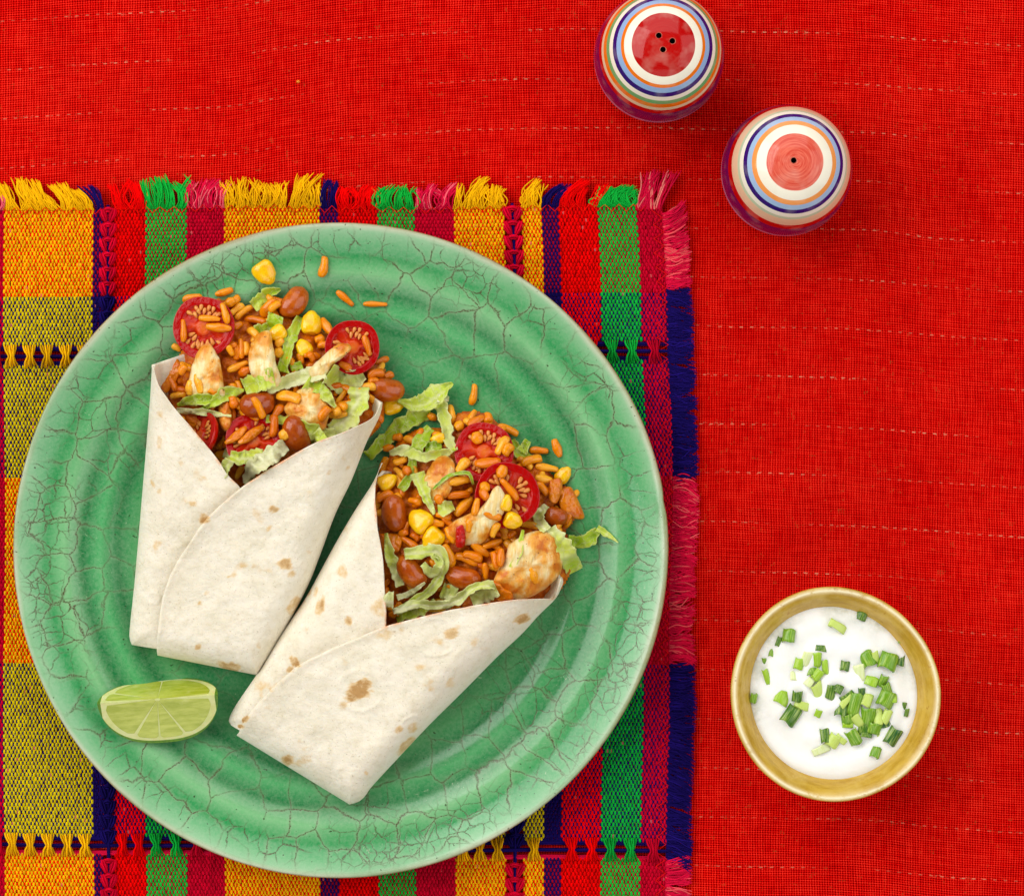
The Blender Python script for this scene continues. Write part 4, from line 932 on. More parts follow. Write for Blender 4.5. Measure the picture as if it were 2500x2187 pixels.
puff('onion_piece', r1, [(632, 1330), (700, 1262), (765, 1228), (770, 1260), (715, 1320), (650, 1342)], .003, M['onion'], 'orange onion sliver on the lowest tomato of the left wrap', 'onion', seed=6, lift=.001)
puff('onion_piece', r1, [(715, 1325), (790, 1255), (862, 1225), (878, 1250), (800, 1320), (735, 1342)], .003, M['onion'], 'pale yellow onion sliver on the lowest tomato of the left wrap', 'onion', seed=7, lift=.001)
bean(r1, 1650, 1000, 118, 76, 8, 'orange-brown bean at the right lip of the left wrap', 'beans')
lettuce(r1, [(630, 1395), (720, 1425), (800, 1420), (880, 1400)], [60, 80, 90, 70], (.5, .65), 'crumpled lettuce at the bottom of the left wrap opening', seed=15, ruf=1.6)
lettuce(r1, [(1020, 1348), (950, 1395), (880, 1440), (800, 1510), (768, 1592)], [70, 120, 110, 90, 30], (1.0, .95), 'white crinkled lettuce rib at the bottom of the left wrap opening', seed=16, curl=.6, ruf=1.8, lift=.007)
lettuce(r1, [(612, 1558), (632, 1500), (665, 1440)], [55, 70, 60], (.65, .7), 'small lettuce square lying over the inner flap edge of the left wrap', seed=18, lift=.0180)

# ------------------------------------------------------------------ between the wraps and the right wrap
lettuce(r2, [(95, 600), (200, 500), (330, 390), (490, 320)], [70, 95, 100, 80], (.30, .35), 'long blue-green lettuce strip lying between the two wraps', seed=20, curl=.3)
for a in [(480, 340, 520, 365, 1), (385, 520, 440, 420, 1), (190, 552, 262, 540, 1), (270, 480, 300, 482, 1), (610, 270, 622, 400, 1.1), (645, 430, 690, 385, 1.2), (850, 322, 845, 395, 1.1)]: rice(r2, *a[:4], L2, G2, w=a[4])
rice(r2, 720, 412, 830, 345, 'ragged rice grain just above the upper tomato of the right wrap', None, w=1.4)
rice(r2, 905, 402, 1042, 460, 'rice grain at the right shoulder of the upper tomato of the right wrap', None, w=1.25)
rice(r2, 770, 145, 745, 282, 'single upright rice grain on bare plate above the right wrap', None)
rice(r2, 1258, 490, 1300, 605, 'single rice grain on bare plate right of the right wrap, above the corn', None)
corn(r2, 535, 488, 50, 34, -10, 'small corn kernel peeping out under lettuce above the right wrap', 'corn')
lettuce(r2, [(455, 545), (560, 540)], [80, 70], (.15, .2), 'translucent green lettuce bit above the right wrap', seed=21)
lettuce(r2, [(1000, 495), (1045, 570), (1115, 602)], [40, 80, 30], (.35, .45), 'lettuce point right of the upper tomato of the right wrap', seed=22)
lettuce(r2, [(1100, 500), (1055, 570)], [40, 70], (.3, .5), 'folded lettuce tip right of the two tomatoes of the right wrap', seed=23)
for a in [(1105, 560, 1228, 566, 1.1), (1050, 642, 1188, 605, 1.1), (1140, 658, 1292, 682, 1.15), (1140, 728, 1252, 752, 1.15), (1150, 760, 1226, 836, 1.2)]: rice(r2, *a[:4], L2, G2, w=a[4])
tomato(r2, 822, 568, 186, (-.08, .18, 1), 1.0, 'upper of the two cut tomatoes in the right wrap', lift=.003, nl=2)
tomato(r2, 968, 842, 206, (.14, .02, 1), .3, 'lower and larger of the two cut tomatoes in the right wrap', lift=.006, nl=4)
corn(r2, 1320, 715, 62, 46, 130, 'corn kernel with a brown tip at the right end of the right wrap filling', 'corn')
puff('onion_piece', r2, [(1235, 748), (1300, 735), (1312, 800), (1278, 890), (1232, 862)], .004, M['onion'], 'flat orange onion flake above the onion wedge of the right wrap', 'onion', seed=8, lift=.003)
puff('onion_piece', r2, [(1308, 800), (1368, 792), (1420, 890), (1450, 982), (1385, 988), (1320, 960), (1290, 880)], .006, M['onion'], 'orange onion wedge at the far right of the right wrap filling', 'onion', seed=9)
bean(r2, 1272, 972, 75, 60, 20, 'dark brown bean at the far right of the right wrap filling', 'beans')
lettuce(r2, [(285, 252), (420, 275), (520, 215), (628, 142)], [20, 110, 130, 14], (.5, .45), 'leafy lettuce shred with a pointed top above the right wrap', seed=24, curl=.45, lift=.004)
lettuce(r2, [(530, 232), (605, 238)], [50, 30], (1, .95), 'white lettuce rib tip above the right wrap', seed=25, lift=.003)
lettuce(r2, [(540, 255), (580, 370), (600, 480), (640, 565)], [75, 80, 70, 40], (.6, .75), 'pale lettuce strip hanging down beside the upper tomato of the right wrap', seed=26, curl=.6, lift=.003)
lettuce(r2, [(490, 420), (430, 500), (382, 600), (372, 700), (300, 805)], [60, 100, 60, 50, 60], (.2, .3), 'dark green lettuce strip running down into the right wrap', seed=27)
lettuce(r2, [(232, 578), (330, 560), (430, 600), (560, 582), (645, 552)], [30, 75, 60, 70, 25], (.7, .6), 'horizontal curled lettuce strip at the top of the right wrap', seed=28, curl=.6, lift=.003)
for a in [(180, 725, 215, 600, 1.3), (260, 668, 338, 742, 1.1), (325, 670, 358, 705, 1.2), (150, 868, 262, 832, 1.5), (345, 868, 442, 892, 1.2), (250, 862, 305, 850, 1.2)]: rice(r2, *a[:4], L2, G2, w=a[4])
corn(r2, 220, 758, 66, 52, 150, 'corn kernel at the left lip of the right wrap', 'corn')
puff('chicken_piece', r2, [(470, 690), (520, 615), (590, 590), (642, 650), (635, 740), (600, 840), (520, 890), (455, 850), (440, 760)], .011, M['chicken'], 'browned chicken chunk left of the tomatoes in the right wrap', 'chicken', sear=[(540, 680, 110, .85), (560, 800, 80, .6)], seed=11, lift=.002)
rice(r2, 652, 700, 725, 612, L2, G2, w=1.5)
rice(r2, 760, 645, 932, 632, 'wide rice grain lying between the two tomatoes of the right wrap', None, w=1.6, cap=None)
for a, w_ in [((900, 588, 970, 472, 1.4), 'long slanting rice grain at the right'), ((948, 592, 996, 520, 1.2), 'short rice grain at the right edge'), ((770, 445, 792, 522, 1.5), 'stubby rice grain in the middle')]: rice(r2, *a[:4], w_+' on the upper tomato of the right wrap', 'rice on the upper tomato', w=a[4], cap=None)
for a in [(600, 762, 737, 745, 1.2), (590, 848, 740, 832, 1.15), (520, 842, 560, 892, 1.2), (640, 972, 752, 850, 1.4), (520, 960, 622, 982, 1.2), (470, 1012, 577, 1022, 1.2)]: rice(r2, *a[:4], L2, G2, w=a[4])
puff('chicken_piece', r2, [(880, 800), (920, 778), (958, 840), (950, 940), (890, 1050), (800, 1140), (690, 1150), (580, 1110), (610, 1020), (720, 960), (820, 900)], .013, M['chicken'], 'white chicken chunk covered with rice in the middle of the right wrap', 'chicken', sear=[(640, 1080, 90, .8), (860, 1080, 50, .6), (720, 960, 60, .6)], seed=12, lift=.002)
corn(r2, 962, 890, 55, 40, 100, 'corn kernel pressed between chicken and the larger tomato of the right wrap', 'corn')
corn(r2, 1005, 1000, 62, 54, 200, 'corn kernel with a brown dot on the larger tomato of the right wrap', 'corn')
bean(r2, 265, 955, 120, 82, 82, 'large upright bean at the left of the right wrap', 'beans')
corn(r2, 425, 1000, 84, 74, 40, 'corn kernel right of the upright bean in the right wrap', 'corn')
corn(r2, 502, 1112, 78, 66, -50, 'smooth bright corn kernel just below the dimpled one in the right wrap', 'corn')
rice(r2, 920, 735, 952, 655, 'rice grain on the edge where the two tomatoes of the right wrap meet', None, w=1.3, cap=None)
rice(r2, 930, 740, 1037, 872, 'long rice grain slanting across the larger tomato of the right wrap', None, w=1.2, cap=None)
for a in [(760, 972, 785, 858, 1.15), (798, 800, 852, 872, 1.15), (818, 768, 842, 812, 1.2), (812, 938, 932, 988, 1.15), (725, 1075, 738, 980, 1.1), (868, 1105, 912, 1010, 1.2), (940, 1040, 962, 1122, 1.1), (585, 1040, 640, 1142, 1.2), (810, 1168, 942, 1122, 1.15), (955, 1120, 1002, 1192, 1.2), (978, 1095, 1012, 1075, 1.2), (300, 1100, 422, 1182, 1.25), (290, 1085, 352, 1070, 1.2), (365, 1078, 422, 1122, 1.2)]:
    rice(r2, *a[:4], L2, G2, w=a[4], cap=.045)
puff('pepper_bit', r2, [(650, 1040), (690, 1028), (708, 1090), (700, 1160), (652, 1165), (645, 1100)], .003, M['pepper'], 'small red pepper bit on the rice of the right wrap', 'pepper', seed=13, lift=.002, cap=None)
puff('chicken_piece', r2, [(985, 1150), (1080, 1085), (1190, 1055), (1270, 1110), (1318, 1230), (1308, 1330), (1220, 1420), (1100, 1480), (990, 1490), (880, 1400), (920, 1300)], .014, M['chicken'], 'biggest chicken chunk, at the right lip of the right wrap', 'chicken', sear=[(1230, 1160, 110, .9), (1290, 1300, 60, .8), (1100, 1420, 140, .6), (960, 1380, 90, .75)], seed=14, pw=3.4, lift=.002)
puff('chicken_piece', r2, [(870, 1370), (920, 1385), (950, 1420), (1000, 1450), (1000, 1500), (910, 1500)], .007, M['onion'], 'reddish-brown sauced scrap below the biggest chicken chunk', 'chicken', seed=15)
lettuce(r2, [(1068, 1058), (1040, 1200), (985, 1312)], [16, 45, 30], (.35, .5), 'thin green lettuce shred lying on the biggest chicken chunk', seed=29, ruf=.5)
for a in [(742, 1140, 857, 1222, 1.2), (640, 1212, 792, 1262, 1.6), (690, 1202, 817, 1240, 1.2), (575, 1140, 632, 1292, 1.2), (830, 1260, 836, 1372, 1.15), (880, 1190, 902, 1305, 1.2), (930, 1170, 925, 1292, 1.1)]: rice(r2, *a[:4], L2, G2, w=a[4], cap=.045)
rice(r2, 1110, 1278, 1155, 1402, 'single rice grain lying on the biggest chicken chunk', None, w=1.15, cap=None)
lettuce(r2, [(410, 700), (440, 800), (512, 962)], [100, 70, 20], (.6, .5), 'pointed lettuce shred between bean and chicken in the right wrap', seed=30, curl=.4, lift=.003)
lettuce(r2, [(535, 925), (590, 922), (632, 905)], [80, 90, 60], (.6, .65), 'small lettuce square on the rice in the right wrap', seed=31)
lettuce(r2, [(505, 802), (600, 725), (720, 702), (758, 775)], [14, 24, 24, 14], (.1, .2), 'hair-thin green lettuce curl on the chicken of the right wrap', seed=32, ruf=.3, lift=.003)
lettuce(r2, [(1215, 905), (1165, 980), (1215, 1062)], [40, 75, 60], (.7, .8), 'curled lettuce rim above the biggest chicken chunk', seed=33, curl=.6)
lettuce(r2, [(1240, 1045), (1310, 1150), (1395, 1318)], [80, 120, 120], (.7, .5), 'broad lettuce piece right of the biggest chicken chunk', seed=34, curl=.4)
lettuce(r2, [(1350, 1120), (1450, 1135), (1535, 1060)], [70, 100, 50], (.35, .4), 'green lettuce wing right of the right wrap', seed=35, curl=.4)
lettuce(r2, [(1530, 1048), (1600, 1090), (1662, 1138)], [45, 32, 5], (.45, .55), 'thin lettuce tip pointing to the right plate rim', seed=36, ruf=.5)
bean(r2, 370, 1320, 118, 78, 52, 'dark brown bean under lettuce curls in the right wrap', 'beans')
bean(r2, 695, 1355, 116, 72, 12, 'dark red-brown bean at the bottom of the right wrap filling', 'beans')
puff('onion_piece', r2, [(165, 1080), (290, 1085), (310, 1140), (280, 1200), (190, 1190)], .004, M['onion'], 'dark orange onion slice along the inner flap edge of the right wrap', 'onion', seed=16)
corn(r2, 522, 1530, 78, 44, -8, 'corn kernel half hidden by the outer flap of the right wrap', 'corn')
lettuce(r2, [(212, 1078), (230, 1200), (300, 1410)], [25, 70, 60], (.5, .7), 'upright lettuce shred by the inner flap edge of the right wrap', seed=37, curl=.4, lift=.003)
lettuce(r2, [(560, 1430), (650, 1465)], [100, 110], (.65, .7), 'wrinkled lettuce scrap below the dark red-brown bean', seed=38)
lettuce(r2, [(325, 1205), (440, 1190), (545, 1195), (572, 1300), (500, 1420), (390, 1510), (270, 1570)], [60, 90, 70, 50, 60, 60, 40], (.6, .55), 'long curling lettuce ribbon in the lower left of the right wrap', seed=39, curl=.5, lift=.004, ruf=1.3)
lettuce(r2, [(440, 1270), (500, 1330), (545, 1260), (500, 1215)], [50, 60, 50, 40], (.75, .6), 'lettuce ring inside the long curling ribbon', seed=40, curl=.5, lift=.005)
lettuce(r2, [(280, 1482), (360, 1455), (455, 1388)], [40, 34, 10], (.9, .85), 'pale thin lettuce rib in the lower left of the right wrap', seed=41, lift=.003)
lettuce(r2, [(168, 1500), (258, 1502)], [80, 100], (1, .8), 'white lettuce chunk lying over the inner flap of the right wrap', seed=42, ruf=1.6, lift=.015)
lettuce(r2, [(275, 1610), (430, 1560), (520, 1500)], [60, 70, 40], (.5, .6), 'lettuce strip at the very bottom of the right wrap opening', seed=43, curl=.5)
lettuce(r2, [(745, 1500), (830, 1465), (905, 1430)], [80, 120, 90], (.75, .7), 'pale lettuce piece at the outer flap edge of the right wrap', seed=44, ruf=1.4)
lettuce(r2, [(255, 1568), (400, 1522), (520, 1530), (650, 1500), (760, 1420), (885, 1400)], [30, 60, 50, 60, 50, 60], (.8, .7), 'long pale lettuce strip along the outer flap edge of the right wrap', seed=45, curl=.6, lift=.004, ruf=1.2)

# ------------------------------------------------------------------ lime wedge
def lime():
    RR = .0243; A = .0272
    lowa, upa = math.radians(31), math.radians(180-72)     # facet directions measured down from the photo's 'south'
    cx, cy = 384, 1706
    zr = .0105+RR*math.sin(math.radians(31+37))-.0012
    root = empty('lime_wedge'); tag(root, 'juicy lime wedge lying on its green peel at the lower left of the plate', 'lime')
    root.matrix_world = Matrix.Translation(P(cx, cy, zr)) @ Matrix.Rotation(math.radians(4.0), 4, 'Z')
    nx = 49; x = -np.cos(np.linspace(0, np.pi, nx))*A
    prof = RR*np.clip(1-np.abs(x/A)**2.6, 0, 1)**.5; prof = np.maximum(prof, .0016)
    def pt(xx, rho, ang): return np.stack([xx, -rho*np.cos(ang), -rho*np.sin(ang)], -1)
    na = 22; an = np.linspace(lowa, upa, na)
    v = pt(x[:, None]+0*an, prof[:, None]*1.0+0*an, an[None]+0*x[:, None]).reshape(-1, 3)
    mk('peel', v, grid_faces(nx, na, flip=True), M['rind'], root)
    FACE = {}
    for nm, ang, sg in (('cut_face', lowa, 1), ('cut_face', upa, -1)):
        rho = np.r_[np.linspace(0, .90, 8), .94, 1.0]; mg = np.clip((A-np.abs(x))/.0011, 0, 1)
        v = pt(x[:, None]+0*rho, prof[:, None]*rho, ang+0*x[:, None]+0*rho).reshape(-1, 3); f = grid_faces(nx, len(rho), flip=sg > 0)
        ri, xi = f[:, 0] % len(rho), f[:, 0]//len(rho); fmi = ((ri >= len(rho)-2) | ((xi < 5) | (xi > nx-7))).astype(int); fmi = np.where((fmi == 0) & (ri < len(rho)-4) & (xi > 7) & (xi < nx-9), 2, fmi)
        FACE[sg] = mk(nm, v, f, [M['pith'], M['rind'], M['membrane']], root, fm=fmi)
    def outer(phi):
        c, s = math.cos(phi), math.sin(phi); lo, hi = 0, .05
        for _ in range(40):
            m = (lo+hi)/2; xx = m*c; r = m*s
            lim = RR*max(0, 1-min(1, abs(xx/A))**2.6)**.5
            if abs(xx) < A and r < lim: lo = m
            else: hi = m
        return lo
    def segment(ang, p0, p1, sg):
        n1, n2 = 14, 18; ph = np.linspace(math.radians(p0), math.radians(p1), n2); f = np.linspace(0, 1, n1)
        ou = np.array([outer(p) for p in ph])*.885
        ff = f[:, None]; inn = .05
        rad = ou[None]*(inn+(1-inn)*ff)
        rad = rad*(1-.05*np.clip((np.abs(np.linspace(-1, 1, n2))-.75)*4, 0, 1)[None]*(ff > .8))
        e = np.minimum(1-np.abs(np.linspace(-1, 1, n2))[None]**4, 1-np.abs(2*ff-1)**6); lift = .00004+.00010*np.clip(e, 0, 1)**.6+.00010*(fbm(rad*900*np.cos(ph), rad*900*np.sin(ph), 5)-.5)
        X = rad*np.cos(ph); Rh = rad*np.sin(ph)
        p = pt(X, Rh, ang+0*X)
        nrm = np.array([0, math.sin(ang), -math.cos(ang)])*(-1)
        if nrm[2] < 0: nrm = -nrm
        if sg < 0: nrm = np.array([0, math.sin(ang), -math.cos(ang)]); nrm = nrm if nrm[1] > 0 else -nrm
        v = (p+nrm*lift[..., None]).reshape(-1, 3)
        mk('pulp_segment', v, grid_faces(n1, n2, flip=sg < 0), M['pulp'], FACE[sg])
    for a, b in ((4, 61), (64, 92.5), (95, 121), (125, 176)): segment(lowa, a, b, 1)
    for a, b in ((5, 88), (90, 152), (155, 175)): segment(upa, a, b, -1)
lime()

# ------------------------------------------------------------------ shakers
def shaker(cx, cy, name, label, bands, holes, wash):
    prof = [(0, 60), (3, 59.9), (6, 59.55), (9, 58.9), (12, 57.8), (14.5, 56.5), (17, 54.7), (19, 52.7), (21, 50.1), (22.7, 47.3), (24.2, 44), (25.5, 40), (26.5, 36), (27.4, 31), (28.1, 26), (28.6, 20), (28.8, 14), (28.5, 9), (27.6, 5), (26, 2), (24, .8), (0, .8)]
    prof = np.array(prof)*np.array([1.03, 1]); d = np.r_[0, np.cumsum(np.hypot(*np.diff(prof, axis=0).T))]; t = np.linspace(0, d[-1], 110)
    pr = np.stack([np.interp(t, d, prof[:, 0]), np.interp(t, d, prof[:, 1])], -1); ker = np.hanning(7); ker /= ker.sum()
    for k in (0, 1): pr[:, k] = np.convolve(np.pad(pr[:, k], 3, mode='edge'), ker, 'valid')
    pr[0, 0] = 0; pr[-1, 0] = 0
    pr = pr*1e-3; ns = 96; th = np.linspace(0, 2*np.pi, ns, endpoint=False)
    # photo radii of the rings -> heights on the profile
    top = pr[:80]
    def zof(rp):
        # apparent radius seen from the camera above: r*(1+z/H)/S
        app = top[:, 0]/(1-top[:, 1]/H)/S; i = np.argmax(app >= rp); return top[i, 1]
    stops = []
    zs = [zof(b[0]) if b[0] < 146 else (b[2] if len(b) > 2 else 0) for b in bands]
    # ring i covers z in [z_i, z_{i-1}); colour changes at each outer radius
    stops = [(0.0, lin(*bands[-1][1]))]
    for k in range(len(bands)-2, -1, -1): stops.append((zs[k]/.062, lin(*bands[k][1])))
    t_, c, br, z = m_shaker(name+'_glaze', stops)
    redm = t_.math('GREATER_THAN', z, zs[0]/.062)
    k = t_.math('MULTIPLY', redm, t_.mr(br.outputs[0], .38, .66, 0, wash))
    c = t_.mix(k, c, lin(232, 120, 96)); vz = t_.noise(90, 3)
    c = t_.mix(t_.mr(vz.outputs[0], .5, .75, 0, .18), c, lin(246, 236, 214))
    t_.bump(t_.noise(45, 3).outputs[0], .04, .002)
    gm = t_.set(c, .10, spec=.28)
    v = np.stack([pr[:, :1]*np.cos(th), pr[:, :1]*np.sin(th), pr[:, 1:]+0*th], -1).reshape(-1, 3)
    root = empty(name); tag(root, label, 'shaker'); c0 = P(cx, cy, .016); root.location = (c0.x, c0.y, 0)
    body = mk('body', v, grid_faces(len(pr), ns, True), [gm, M['hole']], root)
    bpy.context.view_layer.update()
    import bmesh
    bm = bmesh.new(); bm.from_mesh(body.data); bmesh.ops.remove_doubles(bm, verts=bm.verts, dist=1e-7); bmesh.ops.recalc_face_normals(bm, faces=bm.faces); bm.to_mesh(body.data); bm.free()
    cutm = bpy.data.meshes.new('cut'); bm = bmesh.new()
    for (hx_, hy_) in holes:
        bmesh.ops.create_cone(bm, cap_ends=True, segments=24, radius1=.00125, radius2=.00135, depth=.012, matrix=Matrix.Translation((hx_, hy_, .0595)))
    bm.to_mesh(cutm); bm.free(); cutm.materials.append(M['hole'])
    cut = bpy.data.objects.new('cut', cutm); COL.objects.link(cut); cut.location = root.location
    md = body.modifiers.new('holes', 'BOOLEAN'); md.object = cut; md.operation = 'DIFFERENCE'; md.solver = 'EXACT'
    try: md.material_mode = 'TRANSFER'
    except Exception: pass
    bpy.context.view_layer.update()
    dg = bpy.context.evaluated_depsgraph_get(); me = bpy.data.meshes.new_from_object(body.evaluated_get(dg)); me.name = 'body'
    body.modifiers.clear(); body.data = me; bpy.data.objects.remove(cut)
    for (hx_, hy_) in holes:      # worn glaze lip round each hole
        zt = float(np.interp(math.hypot(hx_, hy_), top[:, 0], top[:, 1])); a = np.linspace(0, 2*np.pi, 24, endpoint=False); b = np.linspace(0, 2*np.pi, 6, endpoint=False)
        rr_ = .00140+.00016*np.cos(b)[:, None]; lv = np.stack([hx_+rr_*np.cos(a), hy_+rr_*np.sin(a), zt-.00005+.00014*np.sin(b)[:, None]+0*a], -1).reshape(-1, 3)
        f = np.vstack([grid_faces(6, 24, True), [[5*24+j, 5*24+(j+1) % 24, (j+1) % 24, j] for j in range(24)]])
        mk('hole_rim', lv, f, M['rimlip'], root)
    return root
M['rimlip'] = m_simple('worn_lip', lin(206, 110, 84), lin(176, 50, 36), 400, .3, 0)
OR, BL, NV, WH, GN, CRM, RD, PU, LV = (232, 116, 16), (142, 176, 218), (46, 20, 110), (240, 234, 214), (106, 166, 104), (222, 206, 168), (190, 10, 8), (84, 12, 84), (170, 140, 190)
q = lambda x, y, cx, cy: ((x-cx)/2.846*S/1.045, -(y-cy)/2.846*S/1.045)
shaker(1609, 139, 'pepper_shaker', 'striped ceramic shaker with three holes in a glossy red top, at the top edge', [(78, (178, 1, 3)), (93, WH), (103, OR), (112, BL), (122.5, NV), (130, WH), (136, GN), (141.5, OR), (145.5, CRM), (147.5, RD, .0330), (150, PU, .0165), (160, LV)],
       [q(612, 260, 647, 318), q(706, 298, 647, 318), q(641, 358, 647, 318)], .05)
shaker(1920, 417, 'salt_shaker', 'striped ceramic shaker with one hole in a faded brushed red top', [(70, (206, 70, 54)), (90, WH), (102, (238, 152, 78)), (111.5, (158, 188, 222)), (122.5, NV), (130, (236, 232, 214)), (134, (186, 202, 168)), (145, (228, 190, 154)), (147, RD, .0330), (150, PU, .0165), (160, LV)],
       [q(1531, 1127, 1543, 1135)], .85)

# ------------------------------------------------------------------ bowl of sour cream
BX, BY, BZ = 2037, 1694, .036
def bowl():
    root = empty('dip_bowl'); c = P(BX, BY, BZ); root.location = (c.x, c.y, 0); tag(root, 'small mustard-glazed bowl of white sour cream at the lower right', 'bowl')
    prof = np.array([(0, .0035), (140, .0035), (150, .0015), (165, .0012), (178, .0040), (205, .0150), (232, .0260), (250, .0345), (258, .0375), (261, .0390), (260.5, .0398), (257, .0403), (251, .0404), (245, .0400), (239, .0391), (231, .0376), (221, .0352), (211, .0326), (201, .0290), (160, .0160), (0, .0090)])
    d = np.r_[0, np.cumsum(np.hypot(np.diff(prof[:, 0])*S, np.diff(prof[:, 1])))]; t = np.linspace(0, d[-1], 130)
    pr = np.stack([np.interp(t, d, prof[:, 0]), np.interp(t, d, prof[:, 1])], -1); ker = np.hanning(7); ker /= ker.sum()
    for k in (0, 1): pr[:, k] = np.convolve(np.pad(pr[:, k], 3, mode='edge'), ker, 'valid')
    ns = 144; th = np.linspace(0, 2*np.pi, ns, endpoint=False)
    wob = (1+.016*np.cos(2*(th-math.radians(112)))+.007*np.cos(3*th+.5)+.006*(fbm(2+np.cos(th)*2, 2+np.sin(th)*2, 8)-.5)*2)
    R = pr[:, :1]*(1-pr[:, 1:]/H)*S*wob[None]
    zw = pr[:, 1:]+.0009*np.sin(th*2+.8)[None]*(pr[:, 1:]/.04)
    v = np.stack([R*np.cos(th), R*np.sin(th), zw], -1).reshape(-1, 3)
    inner = np.arange(len(pr)) > np.argmax(pr[:, 1]-pr[:, 0]*1e-9)-10
    rw = np.exp(-((pr[:, 0]-250)/4.0)**2)*(pr[:, 1] > .0385); rw = np.repeat(rw, ns)
    mk('bowl_body', v, grid_faces(len(pr), ns, True, flip=True), M['bowl'], root, attrs={'rimw': rw})
    # sour cream
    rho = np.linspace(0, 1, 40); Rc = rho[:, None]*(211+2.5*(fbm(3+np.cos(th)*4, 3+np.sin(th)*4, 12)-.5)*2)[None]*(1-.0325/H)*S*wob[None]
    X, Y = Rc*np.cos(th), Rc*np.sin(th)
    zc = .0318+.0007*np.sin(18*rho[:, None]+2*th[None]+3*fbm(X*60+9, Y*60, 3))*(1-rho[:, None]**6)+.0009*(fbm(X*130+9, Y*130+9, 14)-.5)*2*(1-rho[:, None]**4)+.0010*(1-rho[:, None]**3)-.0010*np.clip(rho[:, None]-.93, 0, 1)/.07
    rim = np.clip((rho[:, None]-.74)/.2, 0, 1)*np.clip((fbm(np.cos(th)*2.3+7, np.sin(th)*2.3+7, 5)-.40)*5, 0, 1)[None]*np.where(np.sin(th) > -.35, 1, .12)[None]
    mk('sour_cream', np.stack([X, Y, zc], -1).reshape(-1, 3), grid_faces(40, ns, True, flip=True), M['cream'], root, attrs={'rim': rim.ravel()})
    return root
bowl()
TONE = dict(d=(lin(58, 106, 12), 'dark green'), m=(lin(102, 152, 16), 'green'), b=(lin(146, 190, 28), 'bright green'), p=(lin(192, 214, 104), 'pale green'), w=(lin(222, 232, 178), 'whitish'), t=(lin(38, 92, 36), 'deep green'))
SCM = {}
def scal_mesh(arc, kind):
    key = (round(arc, 1), kind)
    if key in SCM: return SCM[key]
    n, m = 6, 9; u = np.linspace(-1, 1, n); a = np.linspace(-arc, arc, m); 
    y = u[:, None]+0*a; y = y+.10*np.sin(a*3)[None]*u[:, None]; r = 1/max(math.sin(min(arc, 1.57)), .35)
    x = np.sin(a)[None]*r+0*u[:, None]; z = (np.cos(a)[None]-math.cos(min(arc, 1.9)))*r*.75+0*u[:, None]+.05*np.sin(u*2+kind)[:, None]
    v = np.stack([x, y, z], -1).reshape(-1, 3); me = new_mesh('scallion_piece', v, grid_faces(n, m), M['scallion'])
    SCM[key] = me; return me
r6 = lambda x, y: (1740+x/2.987, 1400+y/2.987)
